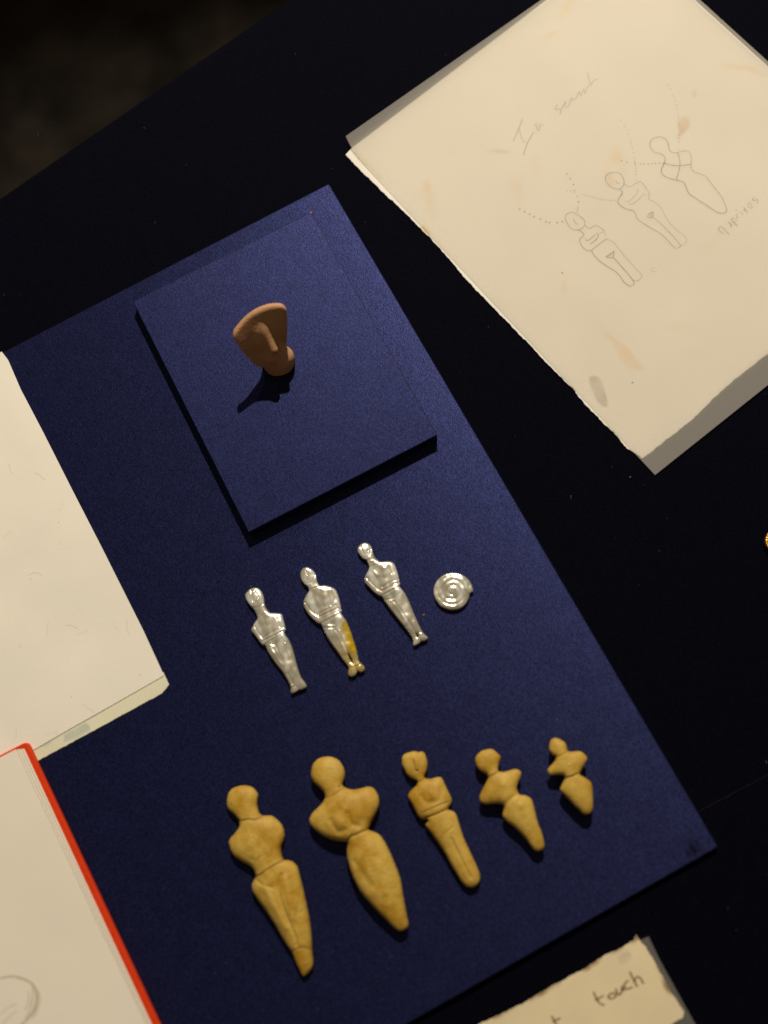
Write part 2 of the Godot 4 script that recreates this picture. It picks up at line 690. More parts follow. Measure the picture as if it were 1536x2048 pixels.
func build_sketch_papers() -> void:
	var frame := Rect2(40, -492, 350, 372)
	# handmade paper with pressed petals
	var img := paper_picture(Vector2i(1300, 1300), Color(0.81, 0.76, 0.67).linear_to_srgb(), 0.035)
	for s in petals():
		stain(img, closed_curve(to_picture(s[0], frame, img), 4) if s[0].size() > 8 else to_picture(s[0], frame, img), Color(s[1][0], s[1][1], s[1][2]).linear_to_srgb(), s[2] * 0.8, s[3])
	var outline := torn(pairs([42.47, -391.07, 47.95, -377.18, 54.88, -362.93, 59.61, -352.96, 68.58, -334.15, 76.23, -317.14, 84.41, -296.18, 89.24, -282.71, 98.32, -260.93, 109.44, -235.74, 118.15, -214.84, 127.28, -195.13, 133.26, -177.70, 142.90, -157.43, 145.26, -149.62, 151.60, -141.24, 164.23, -146.15, 185.72, -154.37, 200.54, -162.26, 219.12, -171.00, 242.50, -179.95, 367.02, -232.96, 266.47, -487.91, 47.44, -394.40]), 0.7, 0.55, 0, 20)
	var leaf := part("deckled_paper", slab(outline, 0.0002, 0.0009, 0.0003, frame), printed(img), self)
	tag(leaf, "cream handmade paper with torn deckled edges and pressed petals, under the tracing paper", "paper")
	# tracing paper laid over it, with the pencil drawing
	var film := paper_picture(Vector2i(1900, 1900), Color(0.91, 0.88, 0.83, 0.52), 0.0)
	var scale := 1900.0 / frame.size.x
	for s in drawing():
		var line := to_picture(s[0], frame, film)
		if s[1] == 1:
			for p in line:
				dab(film, p + Vector2(dice.randf_range(-1, 1), dice.randf_range(-1, 1)), 0.6 * scale * s[3], Color(0.22, 0.19, 0.14), minf(1.0, s[2] * 1.35))
		else:
			pencil(film, open_curve(line, 5), 0.37 * scale, Color(0.28, 0.24, 0.17), s[2] * 0.78)
	var m := printed(film, 0.6)
	m.transparency = BaseMaterial3D.TRANSPARENCY_ALPHA
	m.backlight_enabled = true
	m.backlight = Color(1.0, 1.0, 0.98)
	m.cull_mode = BaseMaterial3D.CULL_DISABLED
	var lift := func(s: float, t: float) -> float:
		return 0.0016 + 0.0033 * exp(-t * 293.0 / 9.0) * (1.0 - 0.6 * s) + 0.0022 * exp(-(1.0 - s) * 237.0 / 9.0) + 0.0003 * sin(s * 9.0 + t * 4.0) * t
	# s runs along the far edge, t from the far edge to the near one
	var c := pairs([45.94, -401.20, 267.48, -486.08, 373.98, -217.05, 154.85, -129.70])
	var over := part("tracing_paper", sheet(c[0], c[1], c[2], c[3], 60, 60, lift, frame, 3.0), m, self)
	tag(over, "large translucent tracing paper with pencil drawings of three figures, top right", "tracing paper")


func petals() -> Array:
	return [
		[[155.11, -230.67, 156.11, -227.25, 160.11, -219.09, 165.42, -211.23, 168.81, -203.36, 171.08, -194.24, 166.02, -193.88, 162.19, -196.13, 160.50, -204.39, 159.01, -213.33, 156.43, -223.71], [0.80, 0.50, 0.24], 0.55, 5.0],
		[[138.86, -197.37, 144.96, -195.39, 143.79, -178.91, 140.62, -178.61, 138.24, -184.97], [0.42, 0.34, 0.24], 0.75, 2.5],
		[[253.88, -346.52, 255.31, -343.31, 253.37, -338.99, 249.36, -336.18, 243.12, -332.64, 246.04, -336.96, 248.15, -343.52, 250.91, -345.63], [0.62, 0.38, 0.22], 0.75, 3.5],
		[[207.63, -333.65, 206.43, -329.53, 204.27, -327.05, 201.95, -327.13, 200.37, -329.74, 200.12, -333.90, 201.30, -338.03, 203.47, -340.54, 205.80, -340.46, 207.39, -337.82], [0.80, 0.50, 0.24], 0.40, 8.0],
		[[206.14, -322.80, 205.52, -319.53, 204.67, -317.53, 203.90, -317.56, 203.51, -319.60, 203.65, -322.89, 204.26, -326.17, 205.12, -328.18, 205.89, -328.16, 206.28, -326.10], [0.80, 0.50, 0.24], 0.30, 5.0],
		[[196.58, -319.11, 196.05, -315.41, 194.88, -313.08, 193.53, -313.00, 192.50, -315.19, 192.20, -318.84, 192.73, -322.55, 193.90, -324.90, 195.26, -324.99, 196.29, -322.77], [0.80, 0.50, 0.24], 0.65, 5.0],
		[[196.18, -327.75, 194.97, -324.85, 193.89, -323.17, 193.35, -323.36, 193.55, -325.33, 194.43, -328.35, 195.64, -331.26, 196.72, -332.95, 197.26, -332.76, 197.05, -330.77], [0.82, 0.58, 0.25], 0.30, 5.0],
		[[145.17, -257.65, 144.07, -255.12, 142.95, -253.71, 142.25, -253.94, 142.23, -255.73, 142.89, -258.41, 143.99, -260.94, 145.11, -262.36, 145.82, -262.13, 145.84, -260.32], [0.80, 0.50, 0.24], 0.60, 5.0],
		[[139.91, -328.75, 138.54, -323.94, 136.88, -321.11, 135.56, -321.34, 135.07, -324.54, 135.62, -329.50, 136.98, -334.34, 138.65, -337.19, 139.98, -336.96, 140.46, -333.73], [0.80, 0.50, 0.24], 0.35, 7.0],
		[[155.69, -343.67, 153.68, -338.58, 151.88, -335.63, 150.97, -335.95, 151.30, -339.40, 152.73, -344.70, 154.75, -349.82, 156.56, -352.80, 157.47, -352.48, 157.14, -348.99], [0.80, 0.50, 0.24], 0.25, 6.0],
		[[142.16, -357.88, 140.78, -357.73, 137.75, -358.70, 134.23, -360.42, 131.56, -362.24, 130.76, -363.46, 132.14, -363.61, 135.18, -362.64, 138.70, -360.91, 141.37, -359.10], [0.42, 0.34, 0.24], 0.40, 5.0],
		[[211.75, -447.99, 207.21, -443.95, 203.94, -442.10, 203.19, -443.14, 205.25, -446.68, 209.33, -451.38, 213.89, -455.45, 217.18, -457.32, 217.93, -456.27, 215.85, -452.70], [0.82, 0.58, 0.25], 0.50, 7.0],
		[[197.41, -433.72, 196.72, -432.55, 194.59, -431.18, 191.82, -430.14, 189.47, -429.83, 188.45, -430.36, 189.12, -431.54, 191.26, -432.91, 194.03, -433.95, 196.38, -434.26], [0.80, 0.50, 0.24], 0.50, 6.0],
		[[87.18, -346.93, 85.85, -342.05, 84.08, -339.21, 82.56, -339.47, 81.84, -342.75, 82.22, -347.80, 83.54, -352.70, 85.32, -355.57, 86.85, -355.30, 87.57, -352.00], [0.80, 0.50, 0.24], 0.45, 7.0],
		[[76.63, -322.73, 77.14, -320.55, 77.01, -319.00, 76.29, -318.66, 75.25, -319.66, 74.30, -321.63, 73.79, -323.81, 73.92, -325.37, 74.64, -325.71, 75.68, -324.70], [0.62, 0.36, 0.10], 0.90, 4.0],
		[[85.86, -333.84, 84.09, -330.07, 81.86, -328.13, 80.03, -328.75, 79.29, -331.71, 79.92, -335.87, 81.69, -339.66, 83.92, -341.62, 85.76, -340.99, 86.50, -338.01], [0.80, 0.50, 0.24], 0.20, 9.0],
		[[207.56, -209.27, 205.74, -208.93, 201.71, -209.81, 196.99, -211.57, 193.39, -213.54, 192.28, -214.97, 194.10, -215.31, 198.15, -214.43, 202.88, -212.67, 206.47, -210.70], [0.80, 0.50, 0.24], 0.30, 7.0],
		[[307.97, -365.09, 305.77, -365.13, 300.77, -366.81, 294.84, -369.51, 290.26, -372.20, 288.79, -373.84, 290.99, -373.80, 296.02, -372.10, 301.95, -369.40, 306.51, -366.72], [0.80, 0.50, 0.24], 0.50, 6.0],
		[[311.63, -357.55, 310.31, -357.62, 307.95, -359.14, 305.43, -361.53, 303.71, -363.90, 303.46, -365.33, 304.78, -365.27, 307.16, -363.74, 309.68, -361.33, 311.38, -358.97], [0.80, 0.50, 0.24], 0.40, 6.0],
		[[266.05, -360.03, 265.18, -358.52, 264.26, -357.74, 263.64, -358.01, 263.57, -359.21, 264.06, -360.88, 264.93, -362.40, 265.85, -363.17, 266.47, -362.91, 266.55, -361.71], [0.62, 0.38, 0.22], 0.70, 3.0],
		[[242.89, -260.22, 241.71, -258.95, 238.28, -257.06, 233.89, -255.29, 230.24, -254.30, 228.70, -254.47, 229.87, -255.74, 233.30, -257.63, 237.68, -259.40, 241.35, -260.40], [0.80, 0.50, 0.24], 0.35, 6.0],
		[[196.63, -229.35, 196.06, -228.93, 194.96, -228.92, 193.75, -229.32, 192.89, -229.98, 192.72, -230.65, 193.29, -231.07, 194.39, -231.08, 195.60, -230.68, 196.46, -230.02], [0.80, 0.50, 0.24], 0.40, 5.0],
		[[211.32, -191.64, 210.06, -191.05, 207.08, -190.97, 203.50, -191.42, 200.69, -192.23, 199.73, -193.10, 200.99, -193.69, 203.98, -193.77, 207.56, -193.32, 210.36, -192.50], [0.80, 0.50, 0.24], 0.15, 6.0],
		[[57.02, -375.07, 58.76, -369.91, 59.38, -366.50, 58.66, -366.12, 56.87, -368.91, 54.68, -373.82, 52.93, -378.99, 52.30, -382.44, 53.02, -382.83, 54.83, -380.00], [0.66, 0.52, 0.25], 0.50, 6.0],
		[[51.62, -385.43, 52.76, -381.79, 53.02, -379.31, 52.30, -378.92, 50.87, -380.78, 49.27, -384.18, 48.12, -387.82, 47.85, -390.32, 48.58, -390.71, 50.02, -388.84], [0.60, 0.45, 0.18], 0.50, 5.0],
		[[166.34, -370.71, 165.72, -369.79, 164.76, -369.42, 163.84, -369.74, 163.31, -370.64, 163.36, -371.76, 163.99, -372.69, 164.94, -373.06, 165.87, -372.74, 166.40, -371.84], [0.62, 0.38, 0.22], 0.50, 3.0],
		[[111.29, -369.01, 110.01, -368.48, 108.09, -369.15, 106.27, -370.76, 105.24, -372.70, 105.39, -374.24, 106.68, -374.77, 108.60, -374.09, 110.42, -372.48, 111.45, -370.54], [0.82, 0.58, 0.25], 0.15, 8.0],
		[[127.21, -169.17, 126.00, -169.85, 124.03, -172.42, 122.04, -175.90, 120.80, -178.97, 120.78, -180.45, 121.99, -179.77, 123.97, -177.18, 125.96, -173.70, 127.19, -170.64], [0.80, 0.50, 0.24], 0.12, 6.0],
		[[266.68, -315.32, 264.38, -313.65, 262.54, -313.20, 261.85, -314.14, 262.59, -316.10, 264.46, -318.36, 266.77, -320.03, 268.62, -320.48, 269.30, -319.54, 268.56, -317.57], [0.80, 0.50, 0.24], 0.12, 6.0],
		[[109.29, -311.55, 108.46, -312.01, 107.74, -313.58, 107.39, -315.67, 107.56, -317.47, 108.17, -318.31, 109.00, -317.85, 109.73, -316.27, 110.07, -314.19, 109.90, -312.38], [0.80, 0.50, 0.24], 0.14, 6.0],
	]


func drawing() -> Array:
	return [
		[[165.10, -305.01, 167.65, -302.13, 169.88, -298.36, 170.01, -295.32, 168.40, -293.21, 165.95, -292.05, 162.17, -293.00, 160.25, -295.98, 159.62, -300.19, 159.81, -302.80, 161.78, -304.80, 165.10, -305.01], 0, 0.62, 0.00],
		[[164.31, -300.12, 164.65, -296.81, 166.02, -295.68], 0, 0.62, 0.00],
		[[169.49, -293.83, 171.40, -290.86, 175.20, -291.69, 177.63, -289.41, 179.68, -286.06], 0, 0.55, 0.00],
		[[164.59, -292.38, 166.70, -289.15, 166.45, -287.58, 163.44, -285.63, 162.89, -283.18, 163.45, -279.71, 165.35, -276.78, 167.84, -276.40], 0, 0.75, 0.00],
		[[166.79, -285.16, 167.58, -283.24, 173.46, -285.86], 0, 0.70, 0.00],
		[[174.56, -286.48, 174.98, -284.69, 172.86, -282.44, 168.12, -280.56], 0, 0.70, 0.00],
		[[167.84, -276.40, 172.31, -278.36, 178.70, -280.79], 0, 0.60, 0.00],
		[[167.79, -276.28, 167.76, -273.68, 169.88, -268.08, 173.64, -262.28, 176.76, -258.01, 178.21, -253.98, 179.05, -249.85, 181.32, -246.54, 183.22, -246.23, 184.60, -247.68, 183.57, -252.83, 180.93, -260.80, 178.79, -267.03], 0, 0.80, 0.00],
		[[178.70, -280.79, 181.88, -277.42, 183.55, -272.27, 185.32, -265.81, 187.59, -259.21, 190.46, -251.16, 189.12, -249.05, 186.49, -248.14, 184.81, -249.85], 0, 0.42, 0.00],
		[[174.39, -269.36, 180.34, -271.40], 0, 0.70, 0.00],
		[[180.34, -271.40, 178.27, -267.21], 0, 0.70, 0.00],
		[[178.27, -267.21, 174.39, -269.36], 0, 0.70, 0.00],
		[[176.15, -269.42, 178.68, -270.00], 0, 0.40, 0.00],
		[[176.39, -285.86, 178.95, -285.65, 178.96, -282.35], 0, 0.40, 0.00],
		[[135.19, -317.24, 137.63, -314.73, 140.02, -312.10, 142.01, -309.20, 145.27, -306.55, 147.64, -303.94, 149.82, -302.53, 153.94, -300.79, 157.35, -300.43], 1, 0.80, 1.10],
		[[171.07, -310.36, 169.44, -307.01, 168.21, -304.61], 1, 0.50, 1.00],
		[[170.74, -331.38, 171.31, -327.66, 172.05, -323.05], 1, 0.90, 1.10],
		[[171.47, -318.50, 171.58, -314.56, 170.82, -310.23, 169.03, -305.73], 1, 0.50, 1.00],
		[[167.19, -320.25, 169.29, -319.25, 170.67, -317.93, 175.06, -314.75, 176.52, -313.69, 178.02, -312.76, 179.22, -311.65, 180.31, -310.59, 181.44, -309.64, 182.68, -308.66, 184.00, -307.93, 185.26, -307.36, 186.80, -306.56, 188.38, -305.88, 189.64, -305.31, 191.00, -304.70, 192.36, -304.10], 1, 0.40, 0.90],
		[[199.57, -322.57, 201.78, -320.71, 202.43, -317.20, 201.90, -314.10, 199.93, -311.51, 197.30, -310.78, 194.16, -312.68, 192.39, -315.74, 191.72, -319.25, 192.96, -322.11, 195.99, -323.26, 199.57, -322.57], 0, 0.55, 0.00],
		[[197.46, -317.27, 198.38, -314.50, 199.27, -315.01], 0, 0.50, 0.00],
		[[201.81, -313.86, 202.73, -311.36, 204.67, -310.15, 207.82, -310.97, 211.30, -311.41, 212.46, -309.37, 213.35, -305.26, 213.77, -301.86, 212.30, -299.13], 0, 0.50, 0.00],
		[[198.06, -310.25, 198.55, -307.63, 195.83, -305.32, 193.75, -302.79, 194.12, -300.50, 196.21, -297.10, 200.66, -293.70], 0, 0.80, 0.00],
		[[200.66, -293.70, 201.07, -292.22, 200.96, -287.98, 202.61, -284.75, 206.34, -279.50, 210.14, -274.51, 212.34, -270.33, 214.11, -265.01, 215.32, -261.98, 216.83, -261.05, 219.47, -261.89], 0, 0.65, 0.00],
		[[219.47, -261.89, 216.53, -271.55, 212.64, -281.34, 210.34, -285.31], 0, 0.55, 0.00],
		[[212.04, -298.41, 214.16, -295.79, 216.46, -291.78, 217.47, -285.55, 218.30, -278.88, 220.71, -272.76, 223.47, -267.61, 223.99, -264.28, 221.97, -262.35, 219.76, -262.05], 0, 0.38, 0.00],
		[[198.01, -302.14, 199.86, -300.69, 204.44, -302.90, 207.76, -305.55, 208.12, -307.87], 0, 0.40, 0.00],
		[[199.85, -299.35, 201.37, -298.29, 205.68, -299.78, 210.23, -302.54, 211.77, -300.93], 0, 0.40, 0.00],
		[[207.29, -286.62, 208.78, -288.78, 211.72, -289.11], 0, 0.50, 0.00],
		[[211.72, -289.11, 209.92, -285.46, 207.29, -286.62], 0, 0.60, 0.00],
		[[208.63, -286.43, 209.70, -288.73], 0, 0.40, 0.00],
		[[209.38, -285.91, 210.71, -288.92], 0, 0.40, 0.00],
		[[215.19, -356.68, 215.90, -353.09, 216.07, -351.15, 216.13, -348.54, 216.03, -345.83, 215.75, -341.62, 215.64, -339.94, 215.49, -338.14, 215.12, -335.41, 214.53, -332.05, 213.61, -328.12, 213.15, -326.16, 212.69, -324.20, 212.32, -322.49, 211.89, -320.95, 211.43, -319.00, 210.86, -317.09, 209.63, -313.31], 1, 0.42, 0.90],
		[[234.07, -337.38, 236.19, -335.29, 236.82, -332.02, 236.26, -327.96, 236.13, -325.88, 237.58, -324.16, 240.03, -323.01], 0, 0.70, 0.00],
		[[240.03, -323.01, 241.94, -323.25, 244.92, -322.82, 246.92, -321.21, 246.74, -317.66, 245.82, -314.37, 244.75, -312.63, 244.11, -309.56, 245.16, -306.81, 247.93, -304.54], 0, 0.55, 0.00],
		[[247.93, -304.54, 250.38, -301.43, 251.78, -295.61, 253.17, -289.81, 254.31, -284.72, 254.33, -279.45, 254.05, -276.05], 0, 0.55, 0.00],
		[[254.05, -276.05, 252.78, -274.74, 249.99, -274.82, 247.32, -277.19, 243.45, -283.18, 239.82, -288.52, 236.63, -293.73, 236.43, -297.34, 236.43, -301.49, 235.09, -303.44, 232.20, -305.44], 0, 0.85, 0.00],
		[[232.20, -305.44, 228.98, -307.93, 226.57, -310.55, 226.02, -314.03, 227.04, -316.07, 229.60, -318.79, 231.27, -321.22, 231.23, -323.95, 229.74, -326.29], 0, 0.85, 0.00],
		[[229.74, -326.29, 227.38, -327.71, 225.98, -330.33, 225.86, -334.02, 227.45, -336.51, 230.57, -337.87, 234.07, -337.38], 0, 0.60, 0.00],
		[[229.64, -318.90, 233.13, -316.36, 238.01, -314.07, 244.85, -312.90], 0, 0.85, 0.00],
		[[240.03, -323.01, 239.59, -318.33, 238.10, -314.04, 235.74, -310.07, 232.49, -305.52], 0, 0.65, 0.00],
		[[205.76, -329.14, 208.68, -327.00, 212.81, -324.86, 215.93, -323.35, 218.06, -322.47, 220.23, -321.72, 222.44, -321.09, 224.66, -320.47, 226.87, -319.84, 229.04, -319.09], 1, 0.60, 1.00],
		[[251.57, -371.93, 251.77, -370.09, 252.02, -368.08, 251.68, -363.79, 251.62, -361.61, 251.56, -359.43, 251.24, -355.90, 250.99, -354.23, 250.59, -352.48, 249.95, -349.08, 249.45, -347.08, 248.85, -345.13, 248.24, -343.17, 247.64, -341.22, 245.50, -334.80, 244.45, -332.30, 243.51, -329.78, 241.53, -324.78], 1, 0.38, 0.90],
		[[246.09, -261.40, 245.08, -263.17, 244.41, -265.47, 246.45, -266.37, 247.72, -264.18, 249.16, -259.88], 0, 0.70, 0.00],
		[[251.63, -268.12, 252.65, -266.01, 252.57, -265.08, 251.80, -264.55], 0, 1.00, 0.00],
		[[255.81, -263.98, 254.44, -267.00, 254.11, -268.71, 254.93, -269.71], 0, 0.90, 0.00],
		[[254.93, -269.71, 256.45, -268.55, 256.64, -267.21, 254.83, -266.55], 0, 0.50, 0.00],
		[[259.26, -271.44, 257.70, -270.69, 258.21, -269.81, 257.35, -269.04, 258.88, -269.00], 0, 0.35, 0.00],
		[[260.20, -272.40, 261.34, -271.69, 261.94, -269.24], 0, 0.40, 0.00],
		[[259.13, -274.37], 1, 0.60, 0.90],
		[[264.18, -274.26, 264.39, -272.25, 265.02, -270.27], 0, 0.90, 0.00],
		[[264.26, -272.30, 263.25, -272.96], 0, 0.60, 0.00],
		[[268.57, -276.46, 267.12, -275.50, 267.16, -273.56, 268.34, -272.25, 269.07, -273.55, 268.57, -276.46], 0, 0.50, 0.00],
		[[272.50, -278.66, 270.99, -277.56, 271.95, -276.75, 273.67, -276.81, 273.79, -275.47, 272.50, -274.56], 0, 0.75, 0.00],
		[[157.05, -378.40, 152.55, -372.40, 146.38, -364.72], 0, 0.50, 0.00],
		[[152.80, -372.31, 152.13, -365.98, 152.59, -362.23, 154.60, -361.53], 0, 0.40, 0.00],
		[[160.40, -366.69, 154.56, -360.56, 149.27, -352.99], 0, 0.55, 0.00],
		[[163.62, -371.80, 163.57, -366.56, 166.55, -370.44, 168.46, -369.44], 0, 0.45, 0.00],
		[[181.06, -380.88, 178.94, -378.31, 182.22, -376.82, 180.16, -373.24], 0, 0.55, 0.00],
		[[182.22, -376.82, 186.91, -381.47, 185.20, -378.09, 187.21, -377.38, 191.36, -382.90, 191.15, -380.64, 194.03, -381.62], 0, 0.45, 0.00],
		[[194.03, -381.62, 197.33, -385.46, 197.17, -382.51, 200.73, -386.26, 200.46, -383.01, 203.16, -386.74, 205.91, -388.11], 0, 0.45, 0.00],
		[[206.95, -396.85, 206.14, -392.07, 206.06, -388.06, 208.61, -390.18, 211.65, -390.44], 0, 0.50, 0.00],
		[[199.05, -253.63, 196.82, -251.73, 200.09, -249.97], 0, 0.25, 0.00],
		[[277.98, -369.17, 278.10, -368.83], 0, 0.50, 0.00],
		[[161.90, -186.98, 145.97, -267.65], 1, 0.80, 1.20],
	]


func build_blank_paper() -> void:
	var frame := Rect2(-340, -360, 230, 300)
	var o := thing("blank_paper", "blank cream paper with a narrow pale strip along its lower edge, left of the block", "paper", Vector3.ZERO)
	var img := paper_picture(Vector2i(920, 1200), Color(0.82, 0.75, 0.63).linear_to_srgb(), 0.04)
	for k in 46:
		# loose fibres in the sheet
		var p := Vector2(dice.randf_range(300, 900), dice.randf_range(150, 1120))
		var line := PackedVector2Array()
		var a := dice.randf() * TAU
		for i in 9:
			line.append(p)
			a += dice.randf_range(-0.5, 0.5)
			p += Vector2(cos(a), sin(a)) * dice.randf_range(2.0, 6.0)
		pencil(img, line, 1.3, Color(0.45, 0.37, 0.27), dice.randf_range(0.1, 0.35))
	for k in 12:
		dab(img, Vector2(dice.randf_range(300, 900), dice.randf_range(150, 1120)), 1.8, Color(0.4, 0.27, 0.13), 0.8)
	var page := pairs([-199.11, -324.39, -197.52, -320.69, -196.18, -317.44, -192.13, -295.92, -183.90, -263.99, -173.89, -222.84, -163.62, -181.73, -150.65, -127.67, -144.84, -99.72, -185.30, -90.07, -202.75, -86.06, -225.39, -80.50, -281.62, -67.46, -324.33, -199.14, -266.88, -312.45])
	part("page", slab(page, BOARD_TOP + 0.0006, BOARD_TOP + 0.0010, 0.00015, frame), printed(img), o)
	var low := paper_picture(Vector2i(920, 1200), Color(0.74, 0.69, 0.50).linear_to_srgb(), 0.07)
	stain(low, to_picture([-207.02, -83.95, -194.13, -87.12, -192.20, -85.44, -191.93, -82.58, -200.03, -80.52, -207.80, -80.03], frame, low), Color(0.44, 0.47, 0.40).linear_to_srgb(), 0.75, 2.5)
	stain(low, to_picture([-220.30, -81.47, -215.54, -82.57, -214.89, -81.55, -218.74, -80.74], frame, low), Color(0.44, 0.47, 0.40).linear_to_srgb(), 0.6, 2.5)
	part("edge_strip", slab(torn(pairs([-145.06, -101.86, -143.32, -94.09, -148.27, -90.36, -224.48, -74.05, -282.65, -62.50, -280.68, -74.40, -226.39, -85.33]), 0.6, 0.28, 1, 3), BOARD_TOP + 0.0001, BOARD_TOP + 0.00055, 0.0002, frame), printed(low), o)


func build_notebook() -> void:
	var o := thing("notebook", "open notebook with bright red cover and a faint pencil drawing, lower left corner", "notebook", Vector3.ZERO)
	var y := BOARD_TOP + 0.0011
	part("cover", slab(soft_rect(pairs([-287.68, -74.52, -226.62, -86.14, -174.75, 117.51, -315.59, 98.31]), 3.0), y, y + 0.0026, 0.0009), mat.red_cover, o)
	var frame := Rect2(-400, -100, 230, 230)
	# the fore-edge: leaves fanned a little past one another
	var leaves := 7
	for k in leaves:
		var t := float(k) / (leaves - 1)
		var img := paper_picture(Vector2i(16, 16) if k < leaves - 1 else Vector2i(1150, 1150), Color(0.81, 0.725, 0.595).linear_to_srgb().darkened(0.16 * (k % 2)), 0.02 if k == leaves - 1 else 0.0)
		if k == leaves - 1:
			for s in notebook_lines():
				pencil(img, open_curve(to_picture(s[0], frame, img), 6), 5.0, Color(0.50, 0.40, 0.28), s[1] * 0.27)
		var wide := pairs([-287.74, -73.16, -228.90, -82.57, -204.94, 12.68, -190.66, 68.57, -178.96, 113.52, -315.42, 98.26])
		var top := pairs([-286.18, -72.76, -232.40, -82.95, -207.98, 11.45, -192.64, 67.38, -181.43, 111.99, -313.71, 97.73])
		var c := PackedVector2Array()
		for i in wide.size():
			c.append(wide[i].lerp(top[i], pow(t, 0.9)))
		part("page", slab(c, y + 0.0027 + 0.0005 * k, y + 0.0031 + 0.0005 * k, 0.00012, frame), printed(img), o)


func notebook_lines() -> Array:
	return [
		[[-261.82, 29.39, -258.53, 29.69, -255.50, 30.21, -252.60, 31.42, -249.19, 33.48, -246.13, 36.15, -244.46, 39.04, -244.00, 42.41, -244.73, 45.64, -246.63, 49.14, -248.99, 51.10, -251.49, 52.62, -254.39, 53.93, -258.29, 55.95], 0.50],
		[[-245.40, 36.96, -245.92, 40.26, -246.97, 43.41, -248.54, 47.01, -250.07, 49.81, -252.71, 52.09], 0.35],
		[[-248.35, 39.60, -248.86, 42.49, -250.26, 46.14, -251.96, 48.09], 0.20],
		[[-243.00, 40.66, -243.10, 44.07, -244.37, 47.75, -246.78, 51.10, -248.83, 52.54], 0.22],
		[[-244.46, 39.04, -244.89, 43.58, -247.18, 48.59, -249.87, 51.06], 0.30],
		[[-264.88, 46.17, -260.10, 44.26, -255.17, 43.99], 0.10],
		[[-264.48, 51.25, -259.79, 48.56, -255.67, 46.67], 0.10],
	]


func build_note() -> void:
	var frame := Rect2(-52.50, 96.81, 126.39, 68.76)
	var film := StandardMaterial3D.new()
	film.albedo_color = Color(0.55, 0.53, 0.5, 0.30)
	film.transparency = BaseMaterial3D.TRANSPARENCY_ALPHA
	film.roughness = 0.5
	var under := part("clear_film", slab(pairs([48.29, 103.93, 67.14, 101.28, 68.80, 113.52, 73.88, 138.99, 78.16, 158.73, 44.44, 165.87, 34.28, 113.50]), 0.0003, 0.0005, 0.0001), film, self)
	tag(under, "thin grey see-through film showing beside the right edge of the note", "film")
	var img := paper_picture(Vector2i(900, 620), Color(0.74, 0.61, 0.385).linear_to_srgb(), 0.05)
	for s in note_lines():
		pencil(img, open_curve(to_picture(s, frame, img), 6), 5.2, Color(0.28, 0.19, 0.11), 0.4)
	stain(img, to_picture([48.74, 106.41, 50.87, 105.09, 54.71, 104.84, 55.80, 106.45, 54.55, 108.78, 50.28, 110.27, 48.63, 109.06], frame, img), Color(0.50, 0.42, 0.33).linear_to_srgb(), 0.55, 5.0)
	var edge := torn(pairs([-50.50, 121.50, -26.75, 117.44, -15.66, 115.90, -5.12, 114.45, 10.13, 110.89, 29.64, 107.50, 43.47, 103.73, 51.22, 102.93, 59.39, 101.01, 61.25, 98.81, 62.06, 101.75, 64.24, 106.04, 66.07, 114.86, 67.58, 121.57, 68.92, 129.40, 70.96, 135.21, 71.90, 139.03, 70.38, 141.70, 64.75, 142.77, 57.47, 144.10, 9.67, 154.09, -32.34, 163.57]), 0.5, 0.45, 0, 18)
	# the torn edge is scorched brown in places
	var scorched := PackedVector2Array()
	for p in edge:
		scorched.append((p - frame.position) / frame.size * Vector2(img.get_size()))
	for i in scorched.size():
		var k := noise.get_noise_1d(i * 2.5)
		if k > 0.0:
			dab(img, scorched[i], 12.0 + 20.0 * k, Color(0.36, 0.24, 0.12), 0.8 * k)
	var o := part("torn_note", slab(edge, 0.0006, 0.0011, 0.0002, frame), printed(img), self)
	tag(o, "torn tan paper note with the handwritten word touch, at the bottom edge", "note")


func note_lines() -> Array:
	return [
		[31.66, 118.42, 31.82, 120.34, 32.23, 122.71, 33.21, 124.62, 35.05, 125.72],
		[31.17, 122.19, 33.34, 121.89, 36.01, 121.34],
		[40.14, 121.34, 38.07, 122.28, 38.74, 123.66, 41.44, 123.50, 41.77, 122.09, 40.14, 121.34],
		[42.85, 119.98, 42.98, 122.64, 44.60, 122.71, 46.23, 119.77],
		[46.23, 119.77, 46.47, 122.10],
		[50.15, 118.05, 47.80, 119.07, 47.77, 121.47, 51.27, 121.38],
		[52.28, 114.40, 52.73, 117.78, 53.53, 122.00],
		[52.91, 119.11, 55.01, 117.42, 56.27, 118.52, 57.03, 121.45],
		[7.78, 123.53, 8.29, 125.90, 9.03, 129.08],
		[7.58, 126.08, 11.63, 125.54],
	]


# ---------------------------------------------------------------- carved and modelled figures

